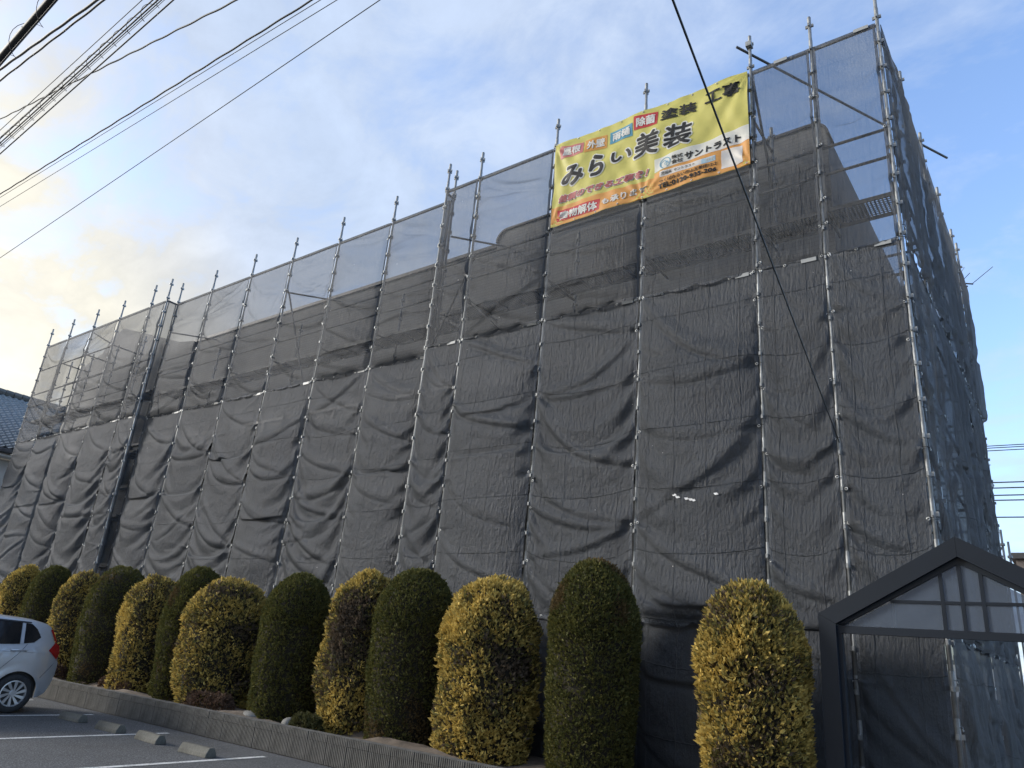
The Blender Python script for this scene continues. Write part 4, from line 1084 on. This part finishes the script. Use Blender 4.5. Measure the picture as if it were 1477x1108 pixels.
for sg in (1, -1):
    for yy in (0, -2.53):
        w = put('wheel', tym, car, (sg*.745, yy, .302)); w.rotation_euler = (0, 0, 0 if sg > 0 else math.pi)
        put('rim', rimm, w); put('brake_backing', dkm, w)
MB().box((0, .615, 1.0), (.5, .03, .10)).build('number_plate_trim', M['black'], car)
rw = MB(); rw.add([(-.50, .512, 1.14), (.50, .512, 1.14), (.48, .405, 1.36), (-.48, .405, 1.36)], [(0, 1, 2, 3)])
rw.build('rear_window', M['carglass'], car)

# ------------------------------------------------------------------ house on the left, building and wires on the right
ho = empty('tiled_house', (-33, 14, 0), label='cream house with blue-grey tiled roof at the left edge', cat='house')
hx0, hx1, hy0, hy1, ez, rz = -30.2, -36.4, 7.0, 20.0, 7.02, 10.35
MB().box((-33.6+33, 13.6-14, 3.35), (5.6, 12, 6.7)).build('wall', M['white_wall'], ho)
rt = MB(); nu, nv = 52*4, 27*2; vs = []
for j in range(nv+1):
    jj = j//2; t = (jj + (j % 2)*.98)/27 if j < nv else 1
    for i in range(nu+1):
        y = hy0+(hy1-hy0)*i/nu
        x = hx0+(hx1-hx0)*min(1, t); z = ez+(rz-ez)*min(1, t)
        ph = 2*math.pi*i/4; z += .030*math.sin(ph)+(.045 if j % 2 == 0 else .0)
        vs.append((x+33, y-14, z))
rt.add(vs, [(j*(nu+1)+i, j*(nu+1)+i+1, (j+1)*(nu+1)+i+1, (j+1)*(nu+1)+i) for j in range(nv) for i in range(nu)])
rf = rt.build('roof_tiles', M['tile_roof'], ho, kind='stuff')
MB().prism([(hx0+33+.02, ez-.02), (hx1+33, rz-.02), (hx1+33-6.2, ez-.02), (hx1+33-6.2, ez-.2), (hx1+33, rz-.25), (hx0+33+.02, ez-.2)], 'y', hy0-14, hy1-14).build('roof', M['roofing'], ho)
rg_ = MB(); k = 40
for i in range(k):
    y = hy0-14+(hy1-hy0)*i/k; rg_.tube((hx1+33, y, rz+.10), (hx1+33, y+(hy1-hy0)/k-.02, rz+.10), .16, 8, .145)
rg_.build('ridge', M['ridge'], ho, kind='stuff')
rg2 = MB()
for i in range(22):
    t0, t1 = i/22, (i+.92)/22
    f_ = lambda t: (hx0+33+(hx1-hx0)*t, 12.0-14, ez+(rz-ez)*t+.10)
    rg2.tube(f_(t0), f_(t1), .11, 8, .095)
rg2.build('descending_ridge', M['tile_roof'], ho, kind='stuff')
gt = MB(); gt.box((hx0+33+.08, (hy0+hy1)/2-14, ez-.10), (.13, hy1-hy0, .11)); gt.build('gutter', M['win_frame'], ho)
MB().box((hx0+33-.35, (hy0+hy1)/2-14, ez-.25), (.7, hy1-hy0-.3, .06)).build('eaves_soffit', M['white_wall'], ho)

rb = empty('low_building', (2, 47, 0), label='distant brown flat-roofed building at the right edge', cat='building')
MB().box((2, 2, 4.1), (13, 8, 8.2)).build('wall', M['brown_bld'], rb)
MB().box((2, 2, 8.3), (13.4, 8.4, .28)).build('roof_edge', M['coping'], rb)
for i in range(4): MB().box((-2.5+i*3, -2.02, 5.2), (1.3, .08, 1.2)).build('window', M['win_glass'], rb)

def cable(name, p, q, r, mat='cable', sag=0, n=24, twist=0, **k):
    p, q = Vector(p), Vector(q); pts = []
    nn = n if not twist else int((q-p).length/.12)
    for i in range(nn+1):
        t = i/nn; c = p.lerp(q, t); c.z -= sag*4*t*(1-t)
        if twist: c.z += twist*math.sin(2*math.pi*t*(q-p).length/.8); c.y += twist*math.cos(2*math.pi*t*(q-p).length/.8)
        pts.append(c)
    return MB().path(pts, r, 5).build(name, M[mat], None, True, **k)
def along(a, b, Y, x0, x1):
    """the straight run through two sight points (x/Y, z/Y) at depth Y, prolonged from x0 to x1"""
    ax, az, bx, bz = a[0]*Y, a[1]*Y+CAM_H, b[0]*Y, b[1]*Y+CAM_H; s = (bz-az)/(bx-ax)
    return (x0, Y, az+s*(x0-ax)), (x1, Y, az+s*(x1-ax))
OC = 'overhead cables above the car park'
p, q = along((-4.037, 1.623), (-1.394, 1.749), 4.6, -34, 14); cable('overhead_cable', p, q, .007, label='thin overhead wire lowest of all, crossing open sky alone', cat='cable', group=OC)
p, q = along((-4.442, 2.132), (-1.756, 1.961), 4.2, -34, 14); cable('overhead_cable', p, q, .014, twist=.0035, label='twisted overhead wire, top one of the loose trio', cat='cable', group=OC)
p, q = along((-4.418, 2.102), (-1.707, 1.932), 4.2, -34, 14); cable('overhead_cable', p, (q[0], q[1], q[2]), .006, label='thin straight wire just under the twisted one', cat='cable', group=OC)
p, q = along((-4.356, 2.024), (-1.612, 1.877), 4.2, -34, 14); cable('overhead_cable', p, q, .006, label='lower straight wire of the loose trio', cat='cable', group=OC)
p, q = along((-5.053, 2.899), (-2.285, 2.271), 3.4, -30, 12); cable('overhead_cable', p, q, .013, twist=.005, label='wavy twisted wire crossing the cable bundle', cat='cable', group=OC)
# lashed bundle with spiral hanger
bd = empty('cable_bundle', (-12, 3.2, 9.7), label='bundle of black cables held in a spiral hanger', cat='cable bundle')
Yb = 3.2
def run(a, b, r, name='cable', dy=0):
    p, q = along(a, b, Yb, -32, 14); p = Vector(p)+Vector((0, dy, 0)); q = Vector(q)+Vector((0, dy, 0))
    o = MB().path([p.lerp(q, i/16) for i in range(17)], r, 5).build(name, M['cable'], None, True); o.parent = bd; o.location = (12, -3.2, -9.7); return p, q
run((-4.749, 2.517), (-2.902, 2.632), .012)
m0 = run((-4.81, 2.60), (-3.05, 2.712), .009); run((-4.84, 2.64), (-3.09, 2.748), .013, dy=.01); run((-4.86, 2.665), (-3.12, 2.764), .011, dy=-.015); run((-4.80, 2.575), (-3.03, 2.69), .005); run((-4.885, 2.69), (-3.14, 2.78), .008)
run((-4.951, 2.771), (-3.287, 2.857), .007)
p, q = m0; L_ = (q-p).length; sp2 = []
for i in range(int(L_/.42)*14):
    t = i/(int(L_/.42)*14); c = p.lerp(q, t); a = 2*math.pi*i/14; sp2.append(c+Vector((0, .075*math.sin(a), .055+.075*math.cos(a))))
o = MB().path(sp2, .004, 4).build('spiral_hanger', M['cable'], None, True); o.parent = bd; o.location = (12, -3.2, -9.7)
Y2 = 2.3
def thick(a, b, Y, r, lab, **k):
    p, q = along(a, b, Y, -26, 10); return cable('overhead_cable', p, q, r, label=lab, cat='cable', group=OC, **k)
thick((-5.449, 3.396), (-3.863, 3.194), Y2, .015, 'black overhead cable, lower of the thick pair', twist=.003); thick((-5.575, 3.554), (-3.984, 3.265), Y2, .020, 'black overhead cable, upper of the thick pair', twist=.003)
tk = empty('trunk_cable', (-9, 1.9, 8.8), label='thickest black trunk cable at the top left corner', cat='cable')
p, q = along((-5.70, 3.70), (-4.97, 3.82), 1.9, -22, 8); p, q = Vector(p), Vector(q)
for nm, r, d in (('sheath', .055, (0, 0, 0)), ('messenger_wire', .006, (0, 0, -.16))):
    o = MB().path([p+(q-p)*(i/12)+Vector(d) for i in range(13)], r, 8).build(nm, M['cable'], None, True); o.parent = tk; o.location = (9, -1.9, -8.8)
sp2 = []; kk = int((q-p).length/.75)*14
for i in range(kk): a = 2*math.pi*i/14; sp2.append(p.lerp(q, i/kk)+Vector((0, .11*math.sin(a), -.05+.11*math.cos(a))))
o = MB().path(sp2, .004, 4).build('spiral_hanger', M['cable'], None, True); o.parent = tk; o.location = (9, -1.9, -8.8)
cable('service_wire', (-2.12, 9.2, 4.30), (-.42, -3.0, 4.81), .0065, sag=.0, label='black service wire running up from the sheeting past the banner', cat='cable')
for i, z in enumerate((12.60, 12.50, 12.37, 10.85, 10.59, 10.25, 10.02, 9.24)):
    cable('distant_wire', (-16, 40, z+.45), (40, 40, z-1.2), .022 if i < 3 else .03, label='distant power line at the right edge, %s' % ('topmost of all', 'second from the top', 'third from the top', 'fourth from the top', 'fifth from the top', 'sixth from the top', 'second from the bottom', 'lowest of all')[i], cat='power line', group='distant power lines right of the building')
an = empty('tv_antenna', (-1.3, 17.5, 9.8), label='small television antenna sticking out beyond the right face', cat='antenna')
for nm, pts, r in (('mast', [(-1.31, 17.5, 9.4), (-1.31, 17.5, 10.65)], .022), ('boom', [(-1.35, 17.5, 10.25), (-1.0, 17.5, 10.13)], .016), ('element', [(-1.239, 17.5, 10.22), (-1.03, 17.5, 10.42)], .007), ('element', [(-1.02, 17.5, 10.14), (-.59, 17.5, 10.46)], .007),
                   ('arm', [(-1.33, 17.5, 10.0), (-1.11, 17.5, 10.11)], .02), ('loop', [(-1.30, 17.5, 10.45), (-1.18, 17.5, 10.6), (-1.12, 17.5, 10.58), (-1.18, 17.5, 10.5)], .006)):
    o = MB().path(pts, r, 6).build(nm, M['steel_dark'], None, True); o.parent = an; o.location = (1.3, -17.5, -9.8)
